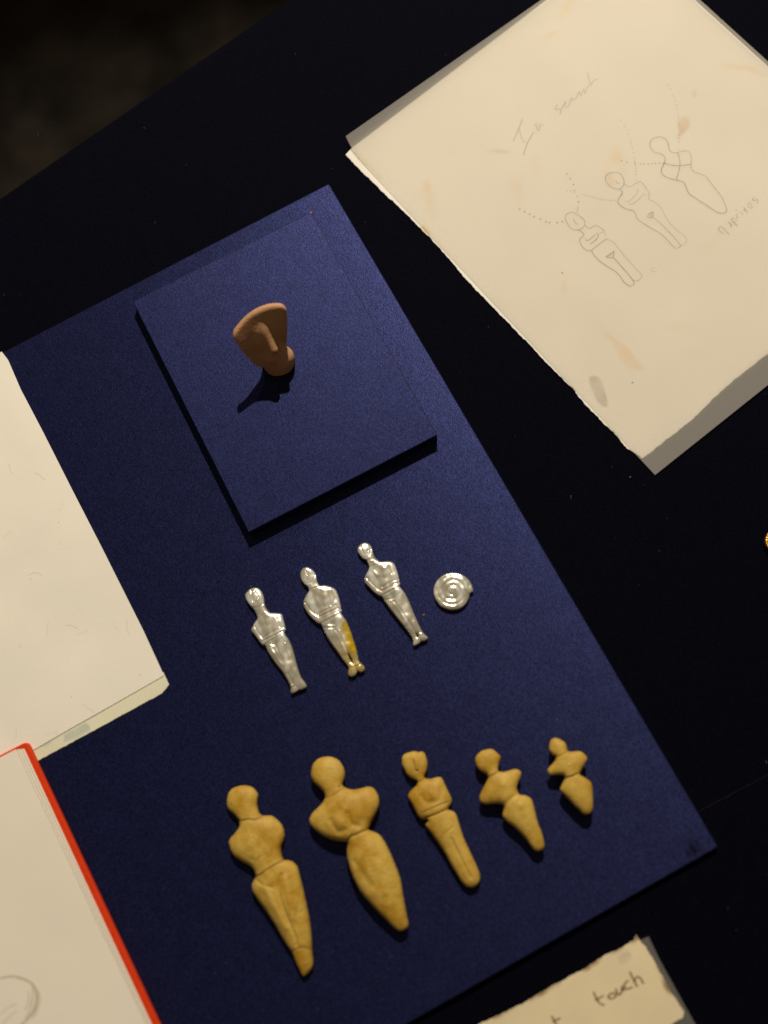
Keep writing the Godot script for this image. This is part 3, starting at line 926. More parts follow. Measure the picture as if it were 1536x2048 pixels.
# A figure lying flat: its outline is blown up into a rounded body (a relaxed membrane over a fine grid), then grooves and bumps are worked in.
# Returns one mesh per piece between the cuts, all sharing one continuous skin.
func body(d: Dictionary, cell: float, top: float, soft: float, tint: Callable, carving := 1.0) -> Array:
	var line := closed_curve(pairs(d.outline), 5)
	var hole := closed_curve(pairs(d.hole), 4) if d.hole.size() else PackedVector2Array()
	var lo := line[0]
	var hi := line[0]
	for p in line:
		lo = lo.min(p)
		hi = hi.max(p)
	lo -= Vector2.ONE * cell * 2.0
	var w := int((hi.x - lo.x) / cell) + 4
	var h := int((hi.y - lo.y) / cell) + 4
	var inside := PackedByteArray()
	inside.resize(w * h)
	for loop in [line, hole]:
		for j in h:
			var y := lo.y + j * cell
			var hits := []
			for i in loop.size():
				var a: Vector2 = loop[i]
				var b: Vector2 = loop[(i + 1) % loop.size()]
				if (a.y <= y) != (b.y <= y):
					hits.append(a.x + (y - a.y) / (b.y - a.y) * (b.x - a.x))
			hits.sort()
			for k in range(0, hits.size() - 1, 2):
				for i in range(maxi(0, ceili((hits[k] - lo.x) / cell)), mini(w - 1, floori((hits[k + 1] - lo.x) / cell)) + 1):
					inside[j * w + i] = 1 if loop == line else 0
	var list := PackedInt32Array()
	for k in w * h:
		if inside[k]:
			list.append(k)
	var u := PackedFloat32Array()
	u.resize(w * h)
	var pull := (cell / soft) * (cell / soft)
	var over := 1.88
	for sweep in 130:
		for k in list:
			u[k] += over * ((u[k - 1] + u[k + 1] + u[k - w] + u[k + w] + pull) / (4.0 + pull) - u[k])
	# relief and stain of the worked marks
	var relief := PackedFloat32Array()
	var ink := PackedFloat32Array()
	relief.resize(w * h)
	ink.resize(w * h)
	for m in d.marks:
		var path := open_curve(pairs(m[0]), 4)
		var wide: float = m[1]
		var deep: float = m[2] * carving
		var reach := int(wide * 2.2 / cell) + 1
		var best := {}
		for i in maxi(1, path.size() - 1):
			var a := path[i]
			var b := path[mini(i + 1, path.size() - 1)]
			var x0 := int((minf(a.x, b.x) - lo.x) / cell) - reach
			var x1 := int((maxf(a.x, b.x) - lo.x) / cell) + reach + 1
			var y0 := int((minf(a.y, b.y) - lo.y) / cell) - reach
			var y1 := int((maxf(a.y, b.y) - lo.y) / cell) + reach + 1
			for j in range(maxi(0, y0), mini(h, y1 + 1)):
				for x in range(maxi(0, x0), mini(w, x1 + 1)):
					if not inside[j * w + x]:
						continue
					var p := lo + Vector2(x, j) * cell
					var q := p.distance_to(Geometry2D.get_closest_point_to_segment(p, a, b))
					var at := j * w + x
					if q < best.get(at, 1e9):
						best[at] = q
		for at in best:
			var g := exp(-pow(best[at] / (wide * 0.6), 2.0))
			relief[at] -= deep * g
			ink[at] = maxf(ink[at], m[3] * exp(-pow(best[at] / (wide * 0.8), 2.0)))
	# skin: every cell that touches the inside; outside corners are drawn in to the outline
	var upper := PackedInt32Array()
	var lower := PackedInt32Array()
	upper.resize(w * h)
	lower.resize(w * h)
	upper.fill(-1)
	var v := PackedVector3Array()
	var col := PackedColorArray()
	var f := PackedInt32Array()
	var where := PackedVector2Array()
	for j in h - 1:
		for i in w - 1:
			var k := j * w + i
			if not (inside[k] or inside[k + 1] or inside[k + w] or inside[k + w + 1]):
				continue
			for c in [k, k + 1, k + w, k + w + 1]:
				if upper[c] >= 0:
					continue
				var p: Vector2 = lo + Vector2(c % w, c / w) * cell
				var z := 0.0
				if inside[c]:
					var full := minf(u[c], 1.0)
					z = sqrt(full * (2.0 - full))
				else:
					var near := p
					var dist := 1e9
					for loop in ([line, hole] if hole.size() else [line]):
						for s in loop.size():
							var q := Geometry2D.get_closest_point_to_segment(p, loop[s], loop[(s + 1) % loop.size()])
							if q.distance_squared_to(p) < dist:
								dist = q.distance_squared_to(p)
								near = q
					p = near
				var rise: float = z * top + relief[c] * minf(1.0, z * 1.6)
				if z > 0.0:
					rise += noise.get_noise_2d(p.x * 9.0 + top * 50.0, p.y * 9.0) * 0.05 * top * z
				upper[c] = v.size()
				v.append(Vector3(p.x * MM, maxf(rise, -0.1) * MM, p.y * MM))
				col.append(tint.call(p, ink[c]))
				where.append(p)
				lower[c] = upper[c]
				if inside[c]:
					lower[c] = v.size()
					v.append(Vector3(p.x * MM, -z * d.mid * MM, p.y * MM))
					col.append(tint.call(p, 0.0))
					where.append(p)
			f.append_array([upper[k], upper[k + w], upper[k + 1], upper[k + 1], upper[k + w], upper[k + w + 1]])
			f.append_array([lower[k], lower[k + 1], lower[k + w], lower[k + 1], lower[k + w + 1], lower[k + w]])
	var n := smooth_normals(v, f)
	var faces := []
	for k in d.cuts.size() + 1:
		faces.append(PackedInt32Array())
	for i in range(0, f.size(), 3):
		var c := (where[f[i]] + where[f[i + 1]] + where[f[i + 2]]) / 3.0
		var piece := 0
		for k in d.cuts.size():
			var cut := pairs(d.cuts[k])
			if (cut[1] - cut[0]).cross(c - cut[0]) > 0.0:
				piece = k + 1
		faces[piece].append(f[i])
		faces[piece].append(f[i + 1])
		faces[piece].append(f[i + 2])
	var out := []
	for piece in faces:
		var again := {}
		var pv := PackedVector3Array()
		var pn := PackedVector3Array()
		var pc := PackedColorArray()
		var pf := PackedInt32Array()
		for k in piece:
			if not again.has(k):
				again[k] = pv.size()
				pv.append(v[k])
				pn.append(n[k])
				pc.append(col[k])
			pf.append(again[k])
		out.append(shell(pv, pf, pn, PackedVector2Array(), pc))
	return out


func place_figure(d: Dictionary, called: String, label: String, group: String, pieces: Array, piece_names: Array, material: Material, base: float) -> void:
	var o := thing(called, label, "figurine", Vector3(d.at.x * MM, base + d.mid * MM, d.at.y * MM), group)
	for k in pieces.size():
		part(piece_names[k], pieces[k], material, o)


func build_pearl_pieces() -> void:
	var group := "mother of pearl figurines in a row on the board"
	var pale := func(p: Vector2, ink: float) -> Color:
		# cloudy grey nacre layers; brighter cream patches paint its shine into the colour
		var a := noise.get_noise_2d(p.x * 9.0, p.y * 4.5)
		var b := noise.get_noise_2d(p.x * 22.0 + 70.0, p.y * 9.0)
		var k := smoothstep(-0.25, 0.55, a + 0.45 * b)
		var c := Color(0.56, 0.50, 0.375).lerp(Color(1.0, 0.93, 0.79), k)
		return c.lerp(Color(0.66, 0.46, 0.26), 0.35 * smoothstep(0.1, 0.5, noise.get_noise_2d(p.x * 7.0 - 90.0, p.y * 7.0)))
	var three: Array[Dictionary] = [pearl_a(), pearl_b(), pearl_c()]
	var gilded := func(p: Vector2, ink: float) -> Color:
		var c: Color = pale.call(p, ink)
		# amber veins of the shell down one leg and at the feet
		var leg := exp(-pow(p.distance_to(Geometry2D.get_closest_point_to_segment(p, Vector2(7.03, 5.15), Vector2(7.51, 19.34))) / 2.6, 2.0)) * (0.9 + 0.5 * noise.get_noise_2d(p.x * 12.0, p.y * 6.0))
		var feet := 0.6 * smoothstep(31.57 - 24.0, 31.57 - 2.0, p.y)
		return c.lerp(Color(0.74, 0.45, 0.0), clampf(leg * 1.4 + feet * 0.9, 0.0, 0.97))
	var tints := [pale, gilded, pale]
	var says := ["mother of pearl figurine with squared shoulders and chipped legs, leftmost of the pearl row", "mother of pearl figurine with an amber yellow leg and rounded shoulders", "brightest mother of pearl figurine, standing beside the spiral shell disc"]
	for k in 3:
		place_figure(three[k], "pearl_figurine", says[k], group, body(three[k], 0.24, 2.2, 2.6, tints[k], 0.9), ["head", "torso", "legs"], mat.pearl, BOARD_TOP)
	# the spiral: one coil that widens to an open end
	var outline := []
	for k in 72:
		var t := float(k) / 72.0
		var r := 10.6 - 0.75 * (1.0 - smoothstep(0.0, 0.2, t)) + 1.0 * smoothstep(0.72, 1.0, t)
		var a := 0.42 + t * TAU * 0.995
		outline.append_array([cos(a) * r, sin(a) * r])
	var coil := []
	for k in 100:
		var t := k / 99.0
		var a := 0.40 - t * TAU * 2.75
		var r := 9.9 - 2.95 * t * 2.75
		coil.append_array([cos(a) * r, sin(a) * r])
	var ridge := []
	for k in 90:
		var t := k / 89.0
		var a := 0.35 - t * TAU * 2.6
		var r := 8.4 - 2.95 * t * 2.6
		ridge.append_array([cos(a) * r, sin(a) * r])
	var disc := {"at": Vector2(23.95, -98.11), "outline": outline, "hole": [], "marks": [[coil, 0.75, 0.21, 0.0], [ridge, 1.3, -0.10, 0.0]], "cuts": [], "mid": 1.6}
	var o := thing("spiral_disc", "round mother of pearl disc carved as a spiral, right of the pearl figurines", "ornament", Vector3(disc.at.x * MM, BOARD_TOP + 0.0016, disc.at.y * MM))
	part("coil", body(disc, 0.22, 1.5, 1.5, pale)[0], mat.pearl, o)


func build_clay_figures() -> void:
	var group := "ochre clay figurines in a row on the board"
	var five: Array[Dictionary] = [clay_a(), clay_b(), clay_c(), clay_d(), clay_e()]
	var says := [
		"tallest ochre clay figurine, broken and rejoined at neck, waist and foot",
		"broad ochre clay figurine with round head and wide shoulders, second from left",
		"straight ochre clay figurine with a carved face and folded arms",
		"ochre clay figurine with wing-like slanting arms, between the one with a face and the smallest",
		"smallest ochre clay figurine, at the right end of the clay row",
	]
	var thick := [7.6, 8.0, 6.4, 6.6, 6.4]
	var soft := [9.5, 9.5, 8.0, 8.0, 7.5]
	var all_names := [["head", "torso", "legs", "foot"], ["head", "torso", "legs"], ["head", "torso", "legs"], ["head", "torso", "legs"], ["head", "torso", "legs"]]
	for k in 5:
		var shift := k * 31.0
		var tint := func(p: Vector2, ink: float) -> Color:
			var a := noise.get_noise_2d(p.x * 3.5 + shift, p.y * 3.5)
			var b := noise.get_noise_2d(p.x * 14.0 + shift, p.y * 14.0 + 50.0)
			var c := Color(0.60, 0.39, 0.075).lerp(Color(0.47, 0.25, 0.022), clampf(0.4 + a * 0.9 + b * 0.6, 0.0, 1.0))
			return c.lerp(Color(0.10, 0.062, 0.04), ink)
		place_figure(five[k], "clay_figurine", says[k], group, body(five[k], 0.36, thick[k], soft[k], tint), all_names[k], mat.clay, BOARD_TOP)


# ---------------------------------------------------------------- the standing terracotta head

func soft_min(a: float, b: float, k: float) -> float:
	var h := clampf(0.5 + 0.5 * (b - a) / k, 0.0, 1.0)
	return lerpf(b, a, h) - k * h * (1.0 - h)


func capsule(p: Vector3, a: Vector3, b: Vector3, ra: float, rb: float) -> float:
	var t := clampf((p - a).dot(b - a) / (b - a).length_squared(), 0.0, 1.0)
	return p.distance_to(a.lerp(b, t)) - lerpf(ra, rb, t)


# signed distance in millimetres; x along the ears, y up, z out of the face
func head_shape(p: Vector3) -> float:
	var neck := maxf(capsule(p, Vector3(0.9, -6, 0), Vector3(0.8, 14, -1.2), 9.6, 7.4), -p.y)
	# the face is a shield leaning back
	var up := Vector3(0, cos(0.38), -sin(0.38))
	var out := Vector3(0, sin(0.38), cos(0.38))
	var q := p - Vector3(1.7, 10.8, 2.3)
	# the head is cocked a little to one side
	var tilt := Vector2(q.x, q.dot(up)).rotated(-0.03)
	var u := tilt.x
	var v := tilt.y
	var w := q.dot(out)
	var rim: float = 34.6 - 0.013 * u * u + 0.10 * u
	var half: float = 17.2 * pow(clampf((v + 2.5) / 32.0, 0.02, 1.0), 0.14 if u < 0.0 else 0.55)
	# the outline is a shield with rounded corners, hollowed in front, its brow bent back
	var ex := Vector2(absf(u) - half + 2.8, maxf(v - rim, -v - 2.0) + 2.8)
	var flat := (Vector2(maxf(ex.x, 0.0), maxf(ex.y, 0.0)).length() + minf(maxf(ex.x, ex.y), 0.0) - 2.8) * 0.88
	var bent := clampf((v - 13.0) / 23.0, 0.0, 1.3)
	var bowl: float = -2.4 - 4.0 * bent * bent + 2.0 * pow(absf(u) / 15.0, 2.0)
	var slabd := (absf(w - bowl) - 2.1) * 0.93
	var r := 1.6
	var face := Vector2(maxf(flat + r, 0.0), maxf(slabd + r, 0.0)).length() + minf(maxf(flat, slabd) + r, 0.0) - r
	var back := capsule(p, Vector3(0.8, 14, -1.0), Vector3(0.2, 28, -9.5), 6.5, 5.0)
	var nose := capsule(Vector3(u, v, w), Vector3(0.2, 25.5, -3.8), Vector3(0.7, 11.5, 4.7), 2.0, 2.5)
	var knob := capsule(p, Vector3(4.4, 2, 0.5), Vector3(4.8, 7.0, 1.2), 7.4, 7.0)
	neck = soft_min(neck, maxf(knob, -p.y), 2.5)
	var d := soft_min(neck, back, 3.0)
	d = soft_min(d, face, 3.5)
	d = soft_min(d, nose, 2.2)
	return d + noise.get_noise_3d(p.x * 5.0, p.y * 5.0, p.z * 5.0) * 0.35


# surface nets: one vertex in each cell that the surface crosses
func netted(shape: Callable, lo: Vector3, hi: Vector3, cell: float) -> Array:
	var nx := int((hi.x - lo.x) / cell) + 1
	var ny := int((hi.y - lo.y) / cell) + 1
	var nz := int((hi.z - lo.z) / cell) + 1
	var val := PackedFloat32Array()
	val.resize(nx * ny * nz)
	for k in nz:
		for j in ny:
			for i in nx:
				val[(k * ny + j) * nx + i] = shape.call(lo + Vector3(i, j, k) * cell)
	var index := {}
	var v := PackedVector3Array()
	var f := PackedInt32Array()
	var sx := 1
	var sy := nx
	var sz := nx * ny
	var corners := [0, sx, sy, sx + sy, sz, sx + sz, sy + sz, sx + sy + sz]
	var spots := [Vector3(0, 0, 0), Vector3(1, 0, 0), Vector3(0, 1, 0), Vector3(1, 1, 0), Vector3(0, 0, 1), Vector3(1, 0, 1), Vector3(0, 1, 1), Vector3(1, 1, 1)]
	var edges := [[0, 1], [2, 3], [4, 5], [6, 7], [0, 2], [1, 3], [4, 6], [5, 7], [0, 4], [1, 5], [2, 6], [3, 7]]
	for k in nz - 1:
		for j in ny - 1:
			for i in nx - 1:
				var at := (k * ny + j) * nx + i
				var count := 0
				for c in corners:
					if val[at + c] < 0.0:
						count += 1
				if count == 0 or count == 8:
					continue
				var sum := Vector3.ZERO
				var hits := 0
				for e in edges:
					var a: float = val[at + corners[e[0]]]
					var b: float = val[at + corners[e[1]]]
					if (a < 0.0) != (b < 0.0):
						sum += spots[e[0]].lerp(spots[e[1]], a / (a - b))
						hits += 1
				index[at] = v.size()
				v.append(lo + (Vector3(i, j, k) + sum / hits) * cell)
	for k in range(1, nz - 1):
		for j in range(1, ny - 1):
			for i in range(1, nx - 1):
				var at := (k * ny + j) * nx + i
				for axis in [[sx, sy, sz], [sy, sz, sx], [sz, sx, sy]]:
					var a: float = val[at]
					var b: float = val[at + axis[0]]
					if (a < 0.0) == (b < 0.0):
						continue
					var q := [index[at], index[at - axis[1]], index[at - axis[1] - axis[2]], index[at - axis[2]]]
					if a < 0.0:
						f.append_array([q[0], q[1], q[2], q[0], q[2], q[3]])
					else:
						f.append_array([q[0], q[2], q[1], q[0], q[3], q[2]])
	return [v, f]


func build_clay_head() -> void:
	var o := thing("terracotta_head", "small standing terracotta head with a broad flat face and long nose, on the navy block", "figurine", Vector3(-0.03614, 0.01182, -0.25938))
	o.rotation.y = 0.135
	var got := netted(head_shape, Vector3(-20, -1.2, -32), Vector3(21, 58, 15), 0.72)
	var v: PackedVector3Array = got[0]
	var f: PackedInt32Array = got[1]
	var n := smooth_normals(v, f)
	var col := PackedColorArray()
	for i in v.size():
		var a := noise.get_noise_3d(v[i].x * 4.0, v[i].y * 4.0, v[i].z * 4.0)
		col.append(Color(0.58, 0.315, 0.155).lerp(Color(0.47, 0.235, 0.105), clampf(0.4 + a, 0.0, 1.0)))
	var pieces := [PackedInt32Array(), PackedInt32Array()]
	var up := Vector3(0, cos(0.38), -sin(0.38))
	for i in range(0, f.size(), 3):
		var c := (v[f[i]] + v[f[i + 1]] + v[f[i + 2]]) / 3.0
		var which := 0 if (c - Vector3(1.7, 10.8, 2.3)).dot(up) > 0.5 - 0.25 * (c.z - 2.5) else 1
		pieces[which].append_array([f[i], f[i + 1], f[i + 2]])
	for i in v.size():
		v[i] *= MM
	for k in 2:
		part(["face", "neck"][k], shell(v, pieces[k], n, PackedVector2Array(), col), mat.terracotta, o)


# ---------------------------------------------------------------- small things

func build_ring() -> void:
	# two gold wires twisted into a loop
	var o := thing("gold_ring", "twisted gold wire loop at the right edge on the black cloth", "jewellery", Vector3(0.20577, 0.0012, -0.07298))
	for s in 2:
		var path := PackedVector3Array()
		for k in 220:
			var a := TAU * k / 220.0
			var t := a * 13.0 + s * PI
			var r := 6.7 + 0.6 * cos(t)
			path.append(Vector3(cos(a) * r * MM, (1.3 + 0.6 * sin(t)) * MM, sin(a) * r * MM * 0.92))
		part("wire", tube(path, 0.00058, 8, true), mat.gold, o)


func build_lint() -> void:
	var at := pairs([4.32, -90.48, 140.66, -132.98, 104.77, -130.77])
	var says := ["tiny orange lint speck on the navy board below the pearl figurines", "tiny orange lint fibre on the black cloth below the tracing paper", "short pale lint fibre on the black cloth right of the board"]
	var highs := [BOARD_TOP, 0.0002, 0.0002]
	for k in 3:
		var path := PackedVector3Array()
		var a := dice.randf() * TAU
		var p := Vector2.ZERO
		var length: float = [0.35, 0.5, 0.8][k]
		for i in 6:
			path.append(Vector3(p.x * MM, 0.0001 + 0.00008 * i * (5 - i) * 0.2, p.y * MM))
			a += dice.randf_range(-0.6, 0.6)
			p += Vector2(cos(a), sin(a)) * length * 0.5
		var o := part("lint_fibre", tube(path, [0.00028, 0.00012, 0.0001][k], 5), mat.lint if k < 2 else mat.pale_lint, self)
		o.position = Vector3(at[k].x * MM, highs[k] + 0.0001, at[k].y * MM)
		tag(o, says[k], "lint")

	# dust too fine to count: pale threads and crumbs on the cloths
	var st := SurfaceTool.new()
	st.begin(Mesh.PRIMITIVE_TRIANGLES)
	for k in 110:
		var p := Vector2(dice.randf_range(-200, 240), dice.randf_range(-480, 120))
		var high := 0.0003
		if Geometry2D.is_point_in_polygon(p, pairs([10.23, -351.13, -110.99, -327.14, -77.60, -163.58, 42.44, -187.09])):
			high = BLOCK_TOP + 0.0001
		elif Geometry2D.is_point_in_polygon(p, pairs([-298.99, -302.90, 26.63, -372.40, 115.91, 69.67, -197.83, 135.76])):
			high = BOARD_TOP + 0.0001
		var a := dice.randf() * TAU
		var path := PackedVector3Array()
		var long := dice.randf_range(0.05, 0.28) if dice.randf() < 0.85 else dice.randf_range(0.4, 0.8)
		for i in 4:
			path.append(Vector3(p.x * MM, high + 0.00004 * i * (3 - i), p.y * MM))
			a += dice.randf_range(-0.7, 0.7)
			p += Vector2(cos(a), sin(a)) * long
		st.append_from(tube(path, dice.randf_range(0.00004, 0.00009), 4), 0, Transform3D.IDENTITY)
	var dust := part("dust", st.commit(), mat.pale_lint, self)
	tag(dust, "scattered pale dust threads on the navy board and black cloth", "dust")
	dust.set_meta("kind", "stuff")


# ---------------------------------------------------------------- traced outlines, millimetres round each figure's middle

func pearl_a() -> Dictionary:
	return {
		"at": Vector2(-79.44, -101.86),
		"outline": [-3.94, -31.17, -1.58, -29.94, -0.31, -27.69, 0.17, -25.01, 0.07, -22.68, -0.42, -20.13, -0.05, -17.67, 1.31, -14.58, 3.89, -13.63, 6.26, -12.58, 7.52, -11.69, 7.65, -9.65, 7.69, -6.65, 7.65, -3.34, 7.28, -2.30, 6.52, -1.54, 6.65, 0.49, 7.58, 2.58, 8.16, 5.38, 8.57, 8.79, 8.59, 13.04, 8.62, 17.28, 8.71, 21.84, 9.19, 25.54, 10.21, 28.41, 10.79, 30.51, 10.36, 31.51, 8.24, 32.16, 6.50, 31.96, 6.05, 31.83, 4.61, 32.36, 2.91, 32.66, 1.52, 32.41, 1.42, 30.94, 1.96, 29.50, 1.76, 27.19, 1.04, 23.75, -0.22, 19.83, -1.86, 16.10, -3.65, 11.66, -4.92, 7.69, -5.66, 4.19, -5.92, 2.63, -7.39, 1.96, -8.17, 0.48, -9.00, -2.08, -10.21, -5.09, -11.21, -7.04, -11.36, -8.41, -9.73, -10.25, -8.19, -11.78, -6.48, -13.27, -6.32, -15.22, -6.69, -17.67, -7.34, -19.71, -8.53, -21.59, -9.60, -24.61, -9.98, -27.08, -9.83, -28.73, -8.65, -29.72, -6.85, -30.87, -5.41, -31.28],
		"hole": [],
		"marks": [
			[[-5.77, -29.86, -5.79, -27.16, -6.04, -23.52], 0.45, 0.38, 0.00],
			[[-3.45, -28.48, -2.85, -26.26, -2.51, -24.30], 0.40, 0.30, 0.00],
			[[-4.77, -28.54, -4.57, -23.41], 0.55, -0.35, 0.00],
			[[-7.10, -19.98, -4.29, -19.29, -1.03, -20.32], 0.60, 0.30, 0.00],
			[[-6.52, -13.11, -2.62, -14.10, 0.81, -14.56], 0.50, 0.18, 0.00],
			[[-8.81, -9.31, -7.83, -5.36, -5.71, -0.76], 0.50, 0.35, 0.00],
			[[4.14, -12.05, 4.79, -8.19, 4.91, -4.83], 0.50, 0.30, 0.00],
			[[-5.44, -1.83, 0.21, -3.27, 6.32, -3.91], 0.45, 0.35, 0.00],
			[[-6.94, 0.19, -0.04, -1.03, 6.49, -2.04], 0.55, 0.45, 0.00],
			[[-6.11, 2.08, -0.51, 0.80, 3.87, -0.85, 6.63, -1.34], 0.45, 0.45, 0.00],
			[[-3.51, 2.21, -0.08, 4.22, 4.65, 1.20], 0.40, 0.28, 0.00],
			[[0.14, 4.62, 1.23, 10.51, 2.40, 16.07, 2.87, 21.72, 3.87, 27.81], 0.55, 0.60, 0.00],
			[[2.04, 29.84, 4.76, 29.36, 6.39, 31.77], 0.35, 0.25, 0.00],
			[[6.72, 23.19, 6.66, 28.32], 0.35, 0.20, 0.00],
			[[-3.00, 5.32, -1.13, 10.78, 0.73, 16.22], 0.90, -0.30, 0.00],
			[[5.56, 5.26, 6.16, 12.96], 0.90, -0.25, 0.00],
		],
		"cuts": [[-7.46, -19.25, 0.42, -18.20], [-6.19, 2.39, 6.67, -1.49]],
		"mid": 1.90,
	}


func pearl_b() -> Dictionary:
	return {
		"at": Vector2(-45.59, -102.62),
		"outline": [-6.04, -33.12, -3.94, -31.83, -2.45, -29.60, -1.79, -26.91, -2.02, -24.50, -1.97, -22.36, -1.13, -20.34, 1.17, -19.88, 3.62, -18.71, 5.64, -17.22, 6.95, -15.06, 7.19, -12.18, 7.18, -9.03, 7.02, -5.94, 6.96, -4.74, 6.46, -4.55, 7.03, -3.51, 6.70, -2.56, 6.11, -2.05, 6.91, 0.62, 7.88, 3.33, 8.34, 6.57, 8.63, 10.44, 8.82, 14.60, 8.93, 19.07, 8.81, 23.11, 8.63, 26.77, 9.82, 29.15, 10.63, 31.07, 10.12, 32.27, 8.68, 33.18, 7.12, 32.71, 6.20, 31.77, 5.54, 32.91, 4.10, 33.83, 2.05, 33.89, 0.86, 32.70, 1.03, 30.90, 1.95, 28.82, 1.37, 26.63, -0.27, 22.76, -1.83, 18.56, -3.39, 14.35, -4.88, 9.80, -5.74, 5.42, -6.15, 2.54, -6.40, 0.92, -7.74, 0.17, -9.49, -2.27, -11.34, -5.60, -12.64, -9.12, -13.23, -12.09, -12.81, -14.06, -11.55, -15.78, -9.82, -17.71, -8.10, -18.94, -7.74, -20.95, -8.28, -22.17, -9.77, -24.39, -10.44, -27.07, -10.29, -29.87, -9.38, -31.72, -7.81, -33.02],
		"hole": [3.82, 21.27, 4.63, 22.87, 5.10, 26.05, 5.29, 27.19, 4.70, 26.27, 3.97, 24.02],
		"marks": [
			[[-10.21, -27.71, -9.32, -24.78, -7.22, -23.54, -5.05, -23.83, -2.94, -25.84, -2.16, -28.09], 0.40, 0.28, 0.00],
			[[-7.25, -30.53, -6.61, -26.43], 0.45, -0.30, 0.00],
			[[-6.57, -30.50, -6.04, -26.61], 0.30, 0.20, 0.00],
			[[-7.97, -19.43, -4.74, -19.85, -1.18, -20.18], 0.50, 0.30, 0.00],
			[[-11.68, -13.37, -10.39, -9.14, -8.53, -5.79, -5.79, -3.22], 0.50, 0.45, 0.00],
			[[4.71, -15.74, 5.10, -12.11, 3.89, -8.99, 1.93, -7.49], 0.45, 0.40, 0.00],
			[[-6.39, -4.80, -2.00, -5.72, 2.34, -6.49, 4.52, -6.88], 0.45, 0.42, 0.00],
			[[-6.19, -3.00, -1.13, -3.89, 6.64, -4.60], 0.45, 0.45, 0.00],
			[[-6.12, -0.73, 0.34, -1.72, 6.44, -2.64], 0.50, -0.25, 0.00],
			[[-5.83, 0.74, 0.67, -0.41, 6.06, -1.89], 0.50, 0.45, 0.00],
			[[-5.22, 3.51, 0.80, 5.33, 5.34, 2.56], 0.40, 0.35, 0.00],
			[[-4.59, 2.50, 0.79, 4.12], 0.45, -0.25, 0.00],
			[[0.86, 6.38, 2.44, 13.03, 3.74, 20.57, 5.22, 27.44, 6.04, 31.72], 0.55, 0.75, 0.00],
			[[2.67, 7.27, 4.66, 16.08, 5.69, 24.54], 0.40, -0.25, 0.00],
			[[1.55, 29.04, 4.65, 29.46], 0.40, 0.40, 0.00],
			[[6.39, 29.30, 9.24, 28.81], 0.40, 0.40, 0.00],
			[[-4.64, 6.44, -2.59, 13.91, 0.17, 21.19], 0.90, -0.30, 0.00],
		],
		"cuts": [[-8.18, -19.32, -0.97, -20.29], [-6.28, 1.12, 6.11, -1.70]],
		"mid": 2.00,
	}


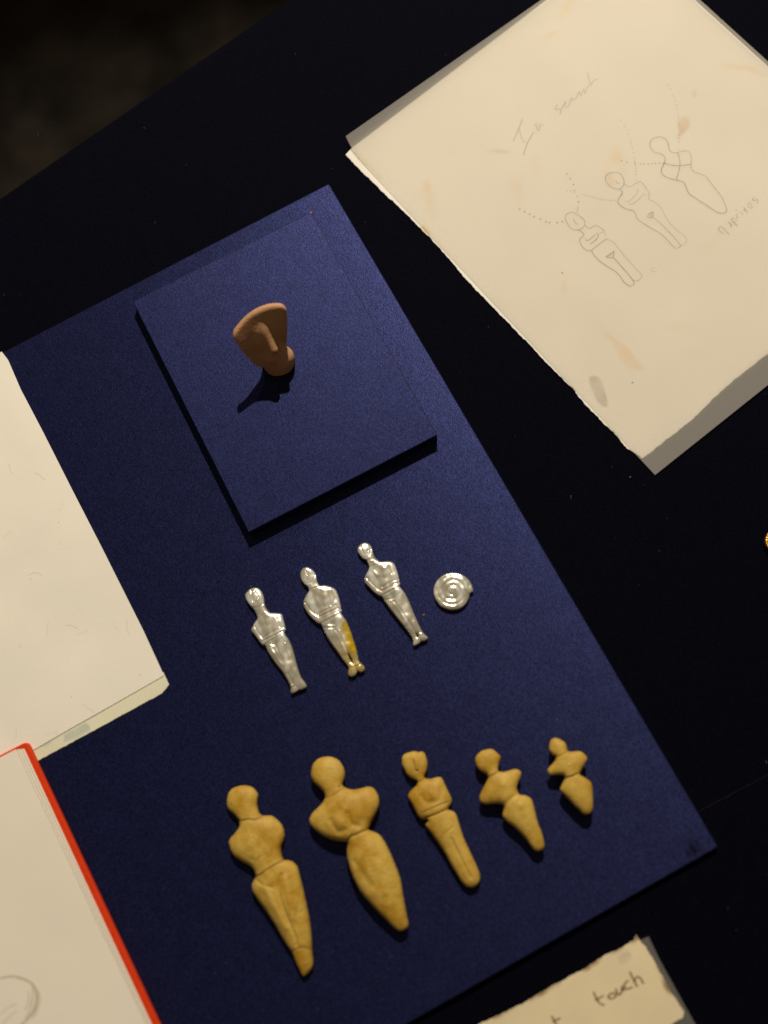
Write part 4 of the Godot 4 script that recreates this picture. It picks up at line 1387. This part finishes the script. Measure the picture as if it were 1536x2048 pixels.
func pearl_c() -> Dictionary:
	return {
		"at": Vector2(-9.00, -108.42),
		"outline": [-6.85, -31.26, -5.01, -30.29, -3.80, -28.24, -3.51, -25.81, -3.68, -23.53, -3.19, -20.71, -1.59, -18.39, -0.20, -17.57, 1.96, -17.20, 4.31, -16.35, 5.74, -15.14, 6.29, -13.15, 6.47, -10.46, 6.41, -7.51, 6.30, -5.24, 6.37, -4.40, 5.90, -3.56, 6.31, -2.78, 5.71, -1.82, 5.34, -1.11, 6.24, 1.28, 7.31, 4.21, 7.89, 7.64, 8.31, 11.65, 8.71, 15.65, 9.12, 19.62, 9.62, 23.29, 10.20, 26.66, 11.08, 29.00, 12.24, 30.93, 11.64, 31.86, 9.41, 32.46, 8.10, 32.07, 7.58, 32.22, 6.92, 32.82, 5.06, 33.21, 3.46, 33.27, 3.39, 31.92, 3.91, 30.17, 3.50, 27.83, 2.32, 24.29, 0.85, 20.65, -0.83, 16.61, -2.31, 12.95, -3.80, 9.27, -4.99, 5.67, -5.63, 2.88, -6.17, 1.41, -7.67, 0.47, -9.26, -1.81, -10.94, -4.94, -12.42, -7.68, -12.88, -9.47, -12.22, -11.57, -10.55, -13.69, -8.98, -15.20, -8.02, -16.88, -8.09, -18.90, -8.47, -21.00, -10.15, -22.52, -11.33, -25.22, -11.77, -27.69, -11.34, -29.23, -10.00, -30.49, -8.35, -31.16],
		"hole": [6.59, 27.04, 7.30, 27.44, 7.52, 29.03, 7.19, 29.51, 6.69, 28.31],
		"marks": [
			[[-11.03, -27.46, -10.10, -23.84, -8.03, -22.53, -5.56, -23.77, -4.17, -26.35], 0.40, 0.25, 0.00],
			[[-8.44, -29.68, -8.02, -24.86], 0.50, -0.40, 0.00],
			[[-9.45, -28.98, -9.09, -24.53], 0.35, 0.25, 0.00],
			[[-6.92, -29.87, -6.02, -25.58], 0.35, 0.25, 0.00],
			[[-8.25, -20.61, -5.54, -20.44, -3.49, -20.80], 0.50, 0.28, 0.00],
			[[-8.15, -16.43, -4.03, -16.65, -1.12, -17.75], 0.50, 0.25, 0.00],
			[[-11.17, -10.92, -8.94, -6.29, -6.34, -1.90], 0.50, 0.45, 0.00],
			[[2.81, -14.55, 3.00, -11.85, 3.18, -9.16], 0.50, 0.40, 0.00],
			[[-4.00, -3.31, 0.89, -4.60, 6.23, -5.03], 0.40, 0.42, 0.00],
			[[-5.29, -1.09, 0.14, -2.05, 5.99, -3.31], 0.40, 0.45, 0.00],
			[[-5.53, 0.30, 0.38, -0.67, 6.09, -2.03], 0.45, -0.20, 0.00],
			[[-5.45, 1.14, 1.14, 0.05, 5.72, -1.32], 0.45, 0.45, 0.00],
			[[-5.45, 3.91, 0.37, 4.87, 4.54, 2.72], 0.40, 0.35, 0.00],
			[[-0.02, 6.21, 2.32, 12.42, 4.71, 20.53, 6.64, 26.86, 7.62, 32.08], 0.55, 0.70, 0.00],
			[[3.94, 29.55, 6.91, 29.17], 0.40, 0.25, 0.00],
			[[7.95, 27.26, 10.60, 27.42], 0.40, 0.25, 0.00],
			[[-4.02, 5.64, -1.22, 13.60, 1.73, 20.91], 0.90, -0.30, 0.00],
			[[-6.27, -13.37, -4.88, -10.31], 1.20, -0.25, 0.00],
			[[0.20, -13.37, -0.55, -9.64], 1.20, -0.25, 0.00],
		],
		"cuts": [[-8.55, -16.72, -1.59, -18.39], [-6.02, 1.46, 5.40, -1.10]],
		"mid": 2.00,
	}


func clay_a() -> Dictionary:
	return {
		"at": Vector2(-112.44, 14.46),
		"outline": [-2.27, -43.49, 0.92, -41.88, 2.77, -39.39, 3.48, -36.80, 2.48, -33.93, 1.73, -30.99, 1.75, -27.84, 2.91, -25.94, 5.40, -24.97, 8.16, -24.02, 10.43, -21.18, 12.21, -17.56, 12.32, -13.39, 11.21, -10.61, 9.07, -7.62, 8.20, -4.29, 8.40, -0.91, 10.83, 0.13, 13.12, 1.70, 14.75, 4.70, 14.87, 8.27, 14.88, 13.31, 14.75, 19.79, 14.50, 26.69, 14.01, 33.47, 12.91, 40.52, 11.57, 46.48, 10.84, 51.13, 9.50, 54.13, 7.19, 55.90, 4.57, 56.86, 3.65, 56.37, 2.78, 52.76, 1.89, 48.17, 1.37, 44.15, -0.26, 40.29, -1.77, 35.96, -3.43, 30.09, -5.60, 24.05, -7.89, 18.43, -10.07, 13.33, -11.25, 9.48, -10.79, 6.59, -9.18, 4.52, -7.76, 3.15, -7.85, 0.34, -9.27, -2.61, -12.58, -5.58, -16.43, -9.74, -17.63, -13.67, -17.71, -17.30, -16.57, -19.04, -13.68, -20.81, -10.67, -23.06, -9.55, -25.34, -9.83, -27.51, -11.72, -30.92, -13.74, -33.86, -13.77, -37.55, -12.18, -41.32, -9.71, -43.52, -6.25, -44.11],
		"hole": [],
		"marks": [
			[[-10.37, -27.56, -7.73, -26.07, -5.84, -25.95, -3.70, -25.75, -2.22, -25.12, -0.72, -24.58, 0.95, -24.68, 3.27, -25.21], 0.50, 0.75, 0.55],
			[[-8.67, 3.55, -6.13, 3.10, -4.46, 2.92, -2.69, 2.30, -0.88, 1.55, 0.25, 1.36, 3.12, 0.70, 5.45, 0.03, 8.87, -0.63], 0.45, 0.70, 0.60],
			[[1.06, 44.30, 2.86, 43.49, 4.86, 42.92, 7.97, 43.15, 9.84, 44.06, 12.24, 45.94], 0.45, 0.65, 0.60],
			[[6.36, 5.87, 3.64, 11.16, 3.17, 17.04, 3.97, 26.22, 5.76, 37.56, 5.29, 41.34], 1.30, 0.70, 0.00],
			[[8.12, 8.39, 7.77, 15.83, 7.20, 28.11], 3.00, -0.90, 0.00],
			[[-3.38, 9.18, -1.43, 18.25, 2.02, 31.61], 3.00, -0.70, 0.00],
			[[-7.94, 3.86, -4.64, 7.82, 0.51, 10.78], 1.40, 0.40, 0.00],
			[[14.38, 15.18, 8.69, 28.53], 1.60, 0.30, 0.00],
			[[-11.21, -35.24], 1.40, 0.30, 0.10],
			[[-7.05, -6.06, -6.22, -5.06], 0.90, 0.30, 0.15],
			[[-2.26, -5.72, -4.38, -3.77], 0.90, 0.30, 0.15],
			[[6.07, 52.22, 8.76, 52.00], 0.80, 0.35, 0.20],
			[[11.78, 25.93], 0.70, 0.30, 0.30],
			[[-1.09, -16.70, 0.47, -12.13], 4.50, 0.35, 0.00],
		],
		"cuts": [[-9.67, -27.04, 2.72, -25.21], [-7.82, 3.39, 8.34, -0.68], [1.68, 43.99, 11.93, 45.13]],
		"mid": 2.80,
	}


func clay_b() -> Dictionary:
	return {
		"at": Vector2(-63.25, 8.15),
		"outline": [-3.42, -38.96, -0.76, -37.54, 1.62, -35.12, 2.85, -31.33, 2.81, -27.92, 1.68, -25.32, 0.12, -23.34, 0.39, -21.56, 2.41, -19.77, 5.12, -18.65, 8.99, -18.11, 12.97, -17.93, 15.51, -16.23, 16.76, -12.73, 16.53, -8.95, 15.08, -6.01, 12.09, -2.57, 8.52, 1.17, 7.21, 3.16, 9.43, 4.98, 11.81, 7.08, 13.62, 11.13, 14.86, 17.10, 15.83, 23.90, 16.45, 31.02, 15.84, 37.28, 15.22, 43.49, 14.62, 49.67, 14.30, 53.20, 13.01, 55.09, 9.67, 55.73, 7.45, 54.21, 4.76, 50.09, 1.47, 44.64, -2.06, 38.20, -5.15, 31.84, -6.77, 25.39, -7.49, 19.16, -7.42, 13.59, -6.56, 9.62, -5.37, 7.13, -5.29, 5.98, -8.46, 4.84, -12.83, 2.65, -16.92, -0.65, -20.32, -4.70, -21.93, -8.02, -21.80, -10.37, -19.91, -12.70, -16.63, -14.64, -13.10, -16.51, -10.73, -18.72, -10.47, -21.55, -11.96, -24.40, -14.16, -27.47, -15.08, -30.66, -14.67, -33.48, -12.89, -36.88, -10.03, -39.01, -6.82, -39.55],
		"hole": [],
		"marks": [
			[[-11.18, -18.95, -9.05, -18.43, -6.73, -18.63, -4.31, -19.19, -1.51, -20.17, 0.73, -20.98], 0.40, 0.50, 0.35],
			[[-1.45, -22.24], 0.70, 1.10, 0.70],
			[[-0.49, -7.61, -0.66, -4.32, 0.57, -1.58, 2.92, -0.20], 2.40, 0.70, 0.03],
			[[-10.17, -7.04, -9.29, -2.97, -7.58, -0.11, -4.10, -0.07], 2.20, 0.55, 0.03],
			[[-5.78, -4.83], 5.00, -0.80, 0.00],
			[[5.53, -5.88], 4.00, -0.50, 0.00],
			[[-5.35, 6.19, -2.31, 4.23, 1.81, 3.75, 7.23, 3.07], 1.00, 0.90, 0.12],
			[[-2.01, 3.14], 0.50, 0.50, 0.60],
			[[-3.77, 16.49, -1.57, 22.69, 2.07, 30.65], 2.80, 0.50, 0.00],
			[[-3.39, -31.67], 1.20, 0.25, 0.06],
			[[3.94, 10.25], 0.70, 0.20, 0.20],
			[[-16.74, -7.73], 0.50, 0.20, 0.25],
			[[7.07, 37.10], 1.60, 0.15, 0.15],
		],
		"cuts": [[-11.00, -19.04, 0.43, -20.82], [-5.33, 6.11, 7.21, 3.16]],
		"mid": 5.00,
	}


func clay_c() -> Dictionary:
	return {
		"at": Vector2(-18.76, 9.67),
		"outline": [-2.83, -30.26, -0.66, -29.23, 1.28, -28.86, 2.33, -27.56, 2.56, -24.90, 2.36, -22.18, 0.99, -19.01, -0.91, -16.79, -1.16, -15.29, 1.35, -14.09, 4.16, -13.95, 6.50, -13.58, 7.56, -12.37, 8.10, -9.46, 8.60, -5.80, 9.22, -2.50, 9.22, -0.55, 8.30, 1.13, 6.64, 2.59, 6.12, 3.60, 8.08, 5.13, 9.18, 6.80, 9.34, 9.54, 9.43, 13.79, 9.64, 19.59, 10.44, 24.75, 11.22, 29.89, 12.01, 35.00, 12.17, 39.54, 11.23, 41.89, 9.30, 43.58, 6.38, 44.05, 3.93, 42.99, 2.33, 40.49, 0.94, 36.00, -0.61, 30.68, -1.95, 24.64, -3.78, 18.81, -5.73, 13.29, -7.37, 9.38, -7.87, 7.70, -6.03, 6.30, -6.14, 5.30, -8.38, 4.66, -9.92, 3.06, -10.72, 0.32, -11.53, -3.80, -12.44, -7.57, -12.47, -9.14, -10.14, -11.20, -6.81, -12.79, -5.57, -14.20, -6.00, -15.51, -8.31, -17.36, -10.03, -19.83, -10.68, -23.19, -10.98, -25.26, -10.33, -27.86, -9.41, -29.58, -7.33, -30.37, -4.83, -30.45],
		"hole": [],
		"marks": [
			[[-5.70, -14.44, -3.90, -14.31, -1.26, -14.93], 0.80, 0.80, 0.10],
			[[-4.32, -25.51, -4.76, -22.66, -4.91, -20.25, -3.78, -19.92], 0.45, 0.80, 0.40],
			[[-2.79, -24.87, -3.80, -20.80], 0.90, -0.70, 0.00],
			[[-0.07, -6.73, -0.31, -5.24], 1.80, -0.60, 0.05],
			[[-5.26, -7.06, -4.25, -3.65, -1.42, -2.25, 1.84, -2.29, 4.10, -4.36, 4.90, -7.65], 2.20, 0.50, 0.04],
			[[-6.53, 1.21, -3.18, 0.86, 0.22, 0.36, 3.96, 0.07, 8.47, -0.07], 0.50, 0.60, 0.22],
			[[-6.06, 4.36, -2.55, 4.13, 0.79, 3.81, 6.46, 3.16], 0.80, 1.00, 0.25],
			[[3.36, 17.80, 3.71, 20.56, 4.48, 24.58, 6.00, 32.55, 7.20, 38.89], 1.10, 0.60, 0.10],
			[[1.16, 14.49, 5.73, 12.74], 1.00, 0.25, 0.05],
			[[-10.79, -22.82, -10.52, -19.58], 0.60, 0.30, 0.10],
			[[-1.16, -27.58], 1.50, 0.30, 0.00],
			[[10.31, 31.52], 1.00, 0.10, 0.20],
		],
		"cuts": [[-5.89, -14.49, -1.02, -15.05], [-6.03, 4.95, 6.30, 3.27]],
		"mid": 3.20,
	}


func clay_d() -> Dictionary:
	return {
		"at": Vector2(19.56, 13.42),
		"outline": [-1.96, -23.76, -0.33, -22.98, 0.94, -21.09, 2.16, -19.07, 2.19, -17.70, 0.85, -15.98, -0.28, -13.90, -0.96, -12.29, -0.65, -11.30, 1.53, -10.37, 3.98, -10.26, 6.48, -10.28, 8.49, -9.79, 9.94, -8.53, 10.12, -6.98, 9.01, -5.21, 6.99, -2.81, 5.71, -0.80, 5.51, 1.22, 6.15, 3.04, 8.32, 3.96, 10.07, 5.20, 11.17, 6.99, 11.35, 9.70, 11.13, 13.16, 10.82, 16.87, 10.78, 20.65, 11.03, 24.50, 10.86, 28.21, 10.34, 30.66, 9.12, 32.04, 6.55, 32.46, 4.78, 31.38, 3.53, 28.72, 2.26, 25.18, 0.42, 21.47, -1.70, 17.67, -4.09, 14.65, -5.65, 11.86, -5.69, 10.09, -4.35, 7.84, -3.68, 6.26, -4.60, 4.82, -6.78, 3.90, -9.69, 3.35, -12.80, 2.46, -14.52, 1.08, -15.00, -0.54, -13.88, -2.89, -11.51, -5.48, -8.86, -7.99, -7.39, -9.66, -7.44, -11.47, -9.08, -13.14, -10.64, -15.10, -11.32, -17.40, -11.19, -19.78, -10.44, -21.68, -8.39, -23.21, -5.95, -24.01, -3.77, -23.98],
		"hole": [],
		"marks": [
			[[-7.68, -9.74, -6.32, -10.10, -4.35, -10.42, -2.67, -10.83, -0.94, -11.38], 0.60, 0.80, 0.30],
			[[-3.82, 6.22, 0.70, 3.68, 5.62, 1.85], 2.00, 0.60, 0.00],
			[[4.71, 8.38], 3.00, -0.50, 0.00],
			[[-0.41, -4.35], 3.50, -0.40, 0.00],
			[[5.19, 19.06], 0.80, 0.20, 0.15],
			[[-8.47, -15.07], 1.40, 0.15, 0.20],
			[[4.46, 14.76], 2.00, 0.25, 0.05],
			[[-5.60, 2.17], 1.50, 0.10, 0.15],
		],
		"cuts": [[-7.35, -9.79, -1.08, -11.42], [-3.87, 6.35, 5.92, 2.82]],
		"mid": 5.60,
	}


func clay_e() -> Dictionary:
	return {
		"at": Vector2(53.97, 12.08),
		"outline": [-1.13, -18.07, 0.29, -17.23, 1.55, -15.91, 2.74, -14.38, 3.04, -12.40, 2.75, -10.12, 3.89, -9.20, 5.90, -8.69, 7.94, -8.26, 9.37, -7.49, 10.69, -5.69, 11.31, -3.63, 10.57, -2.20, 8.70, -0.64, 6.58, 1.31, 5.04, 2.96, 5.04, 3.66, 6.51, 5.02, 8.19, 7.13, 9.17, 8.80, 8.99, 11.06, 8.15, 14.51, 7.05, 17.87, 5.83, 21.18, 4.42, 22.83, 2.57, 23.33, 0.98, 23.10, -0.15, 22.21, -1.46, 19.78, -3.00, 17.27, -4.54, 14.08, -6.09, 10.87, -7.27, 8.68, -7.28, 7.29, -5.69, 5.43, -3.87, 3.64, -3.15, 2.92, -3.52, 1.18, -4.99, 0.52, -7.23, -0.01, -9.87, -0.78, -10.72, -1.84, -10.78, -3.26, -9.94, -4.18, -7.82, -5.44, -5.70, -6.70, -4.53, -8.01, -4.17, -9.08, -5.31, -10.00, -6.17, -11.78, -6.33, -13.48, -5.75, -15.20, -4.84, -16.83, -3.63, -17.90, -2.30, -18.23],
		"hole": [],
		"marks": [
			[[-4.53, -8.71, -1.44, -8.52, 2.60, -9.69], 0.80, 0.50, 0.05],
			[[-3.44, 3.07, -0.06, 3.07, 2.45, 2.79, 5.12, 2.75], 0.75, 0.90, 0.16],
			[[-3.53, -13.85], 0.80, 0.35, 0.10],
			[[0.93, -2.66], 1.00, -0.30, 0.00],
			[[1.98, 6.96], 2.00, 0.20, 0.04],
		],
		"cuts": [[-4.31, -8.65, 2.75, -9.77], [-3.29, 2.99, 5.01, 3.07]],
		"mid": 6.60,
	}
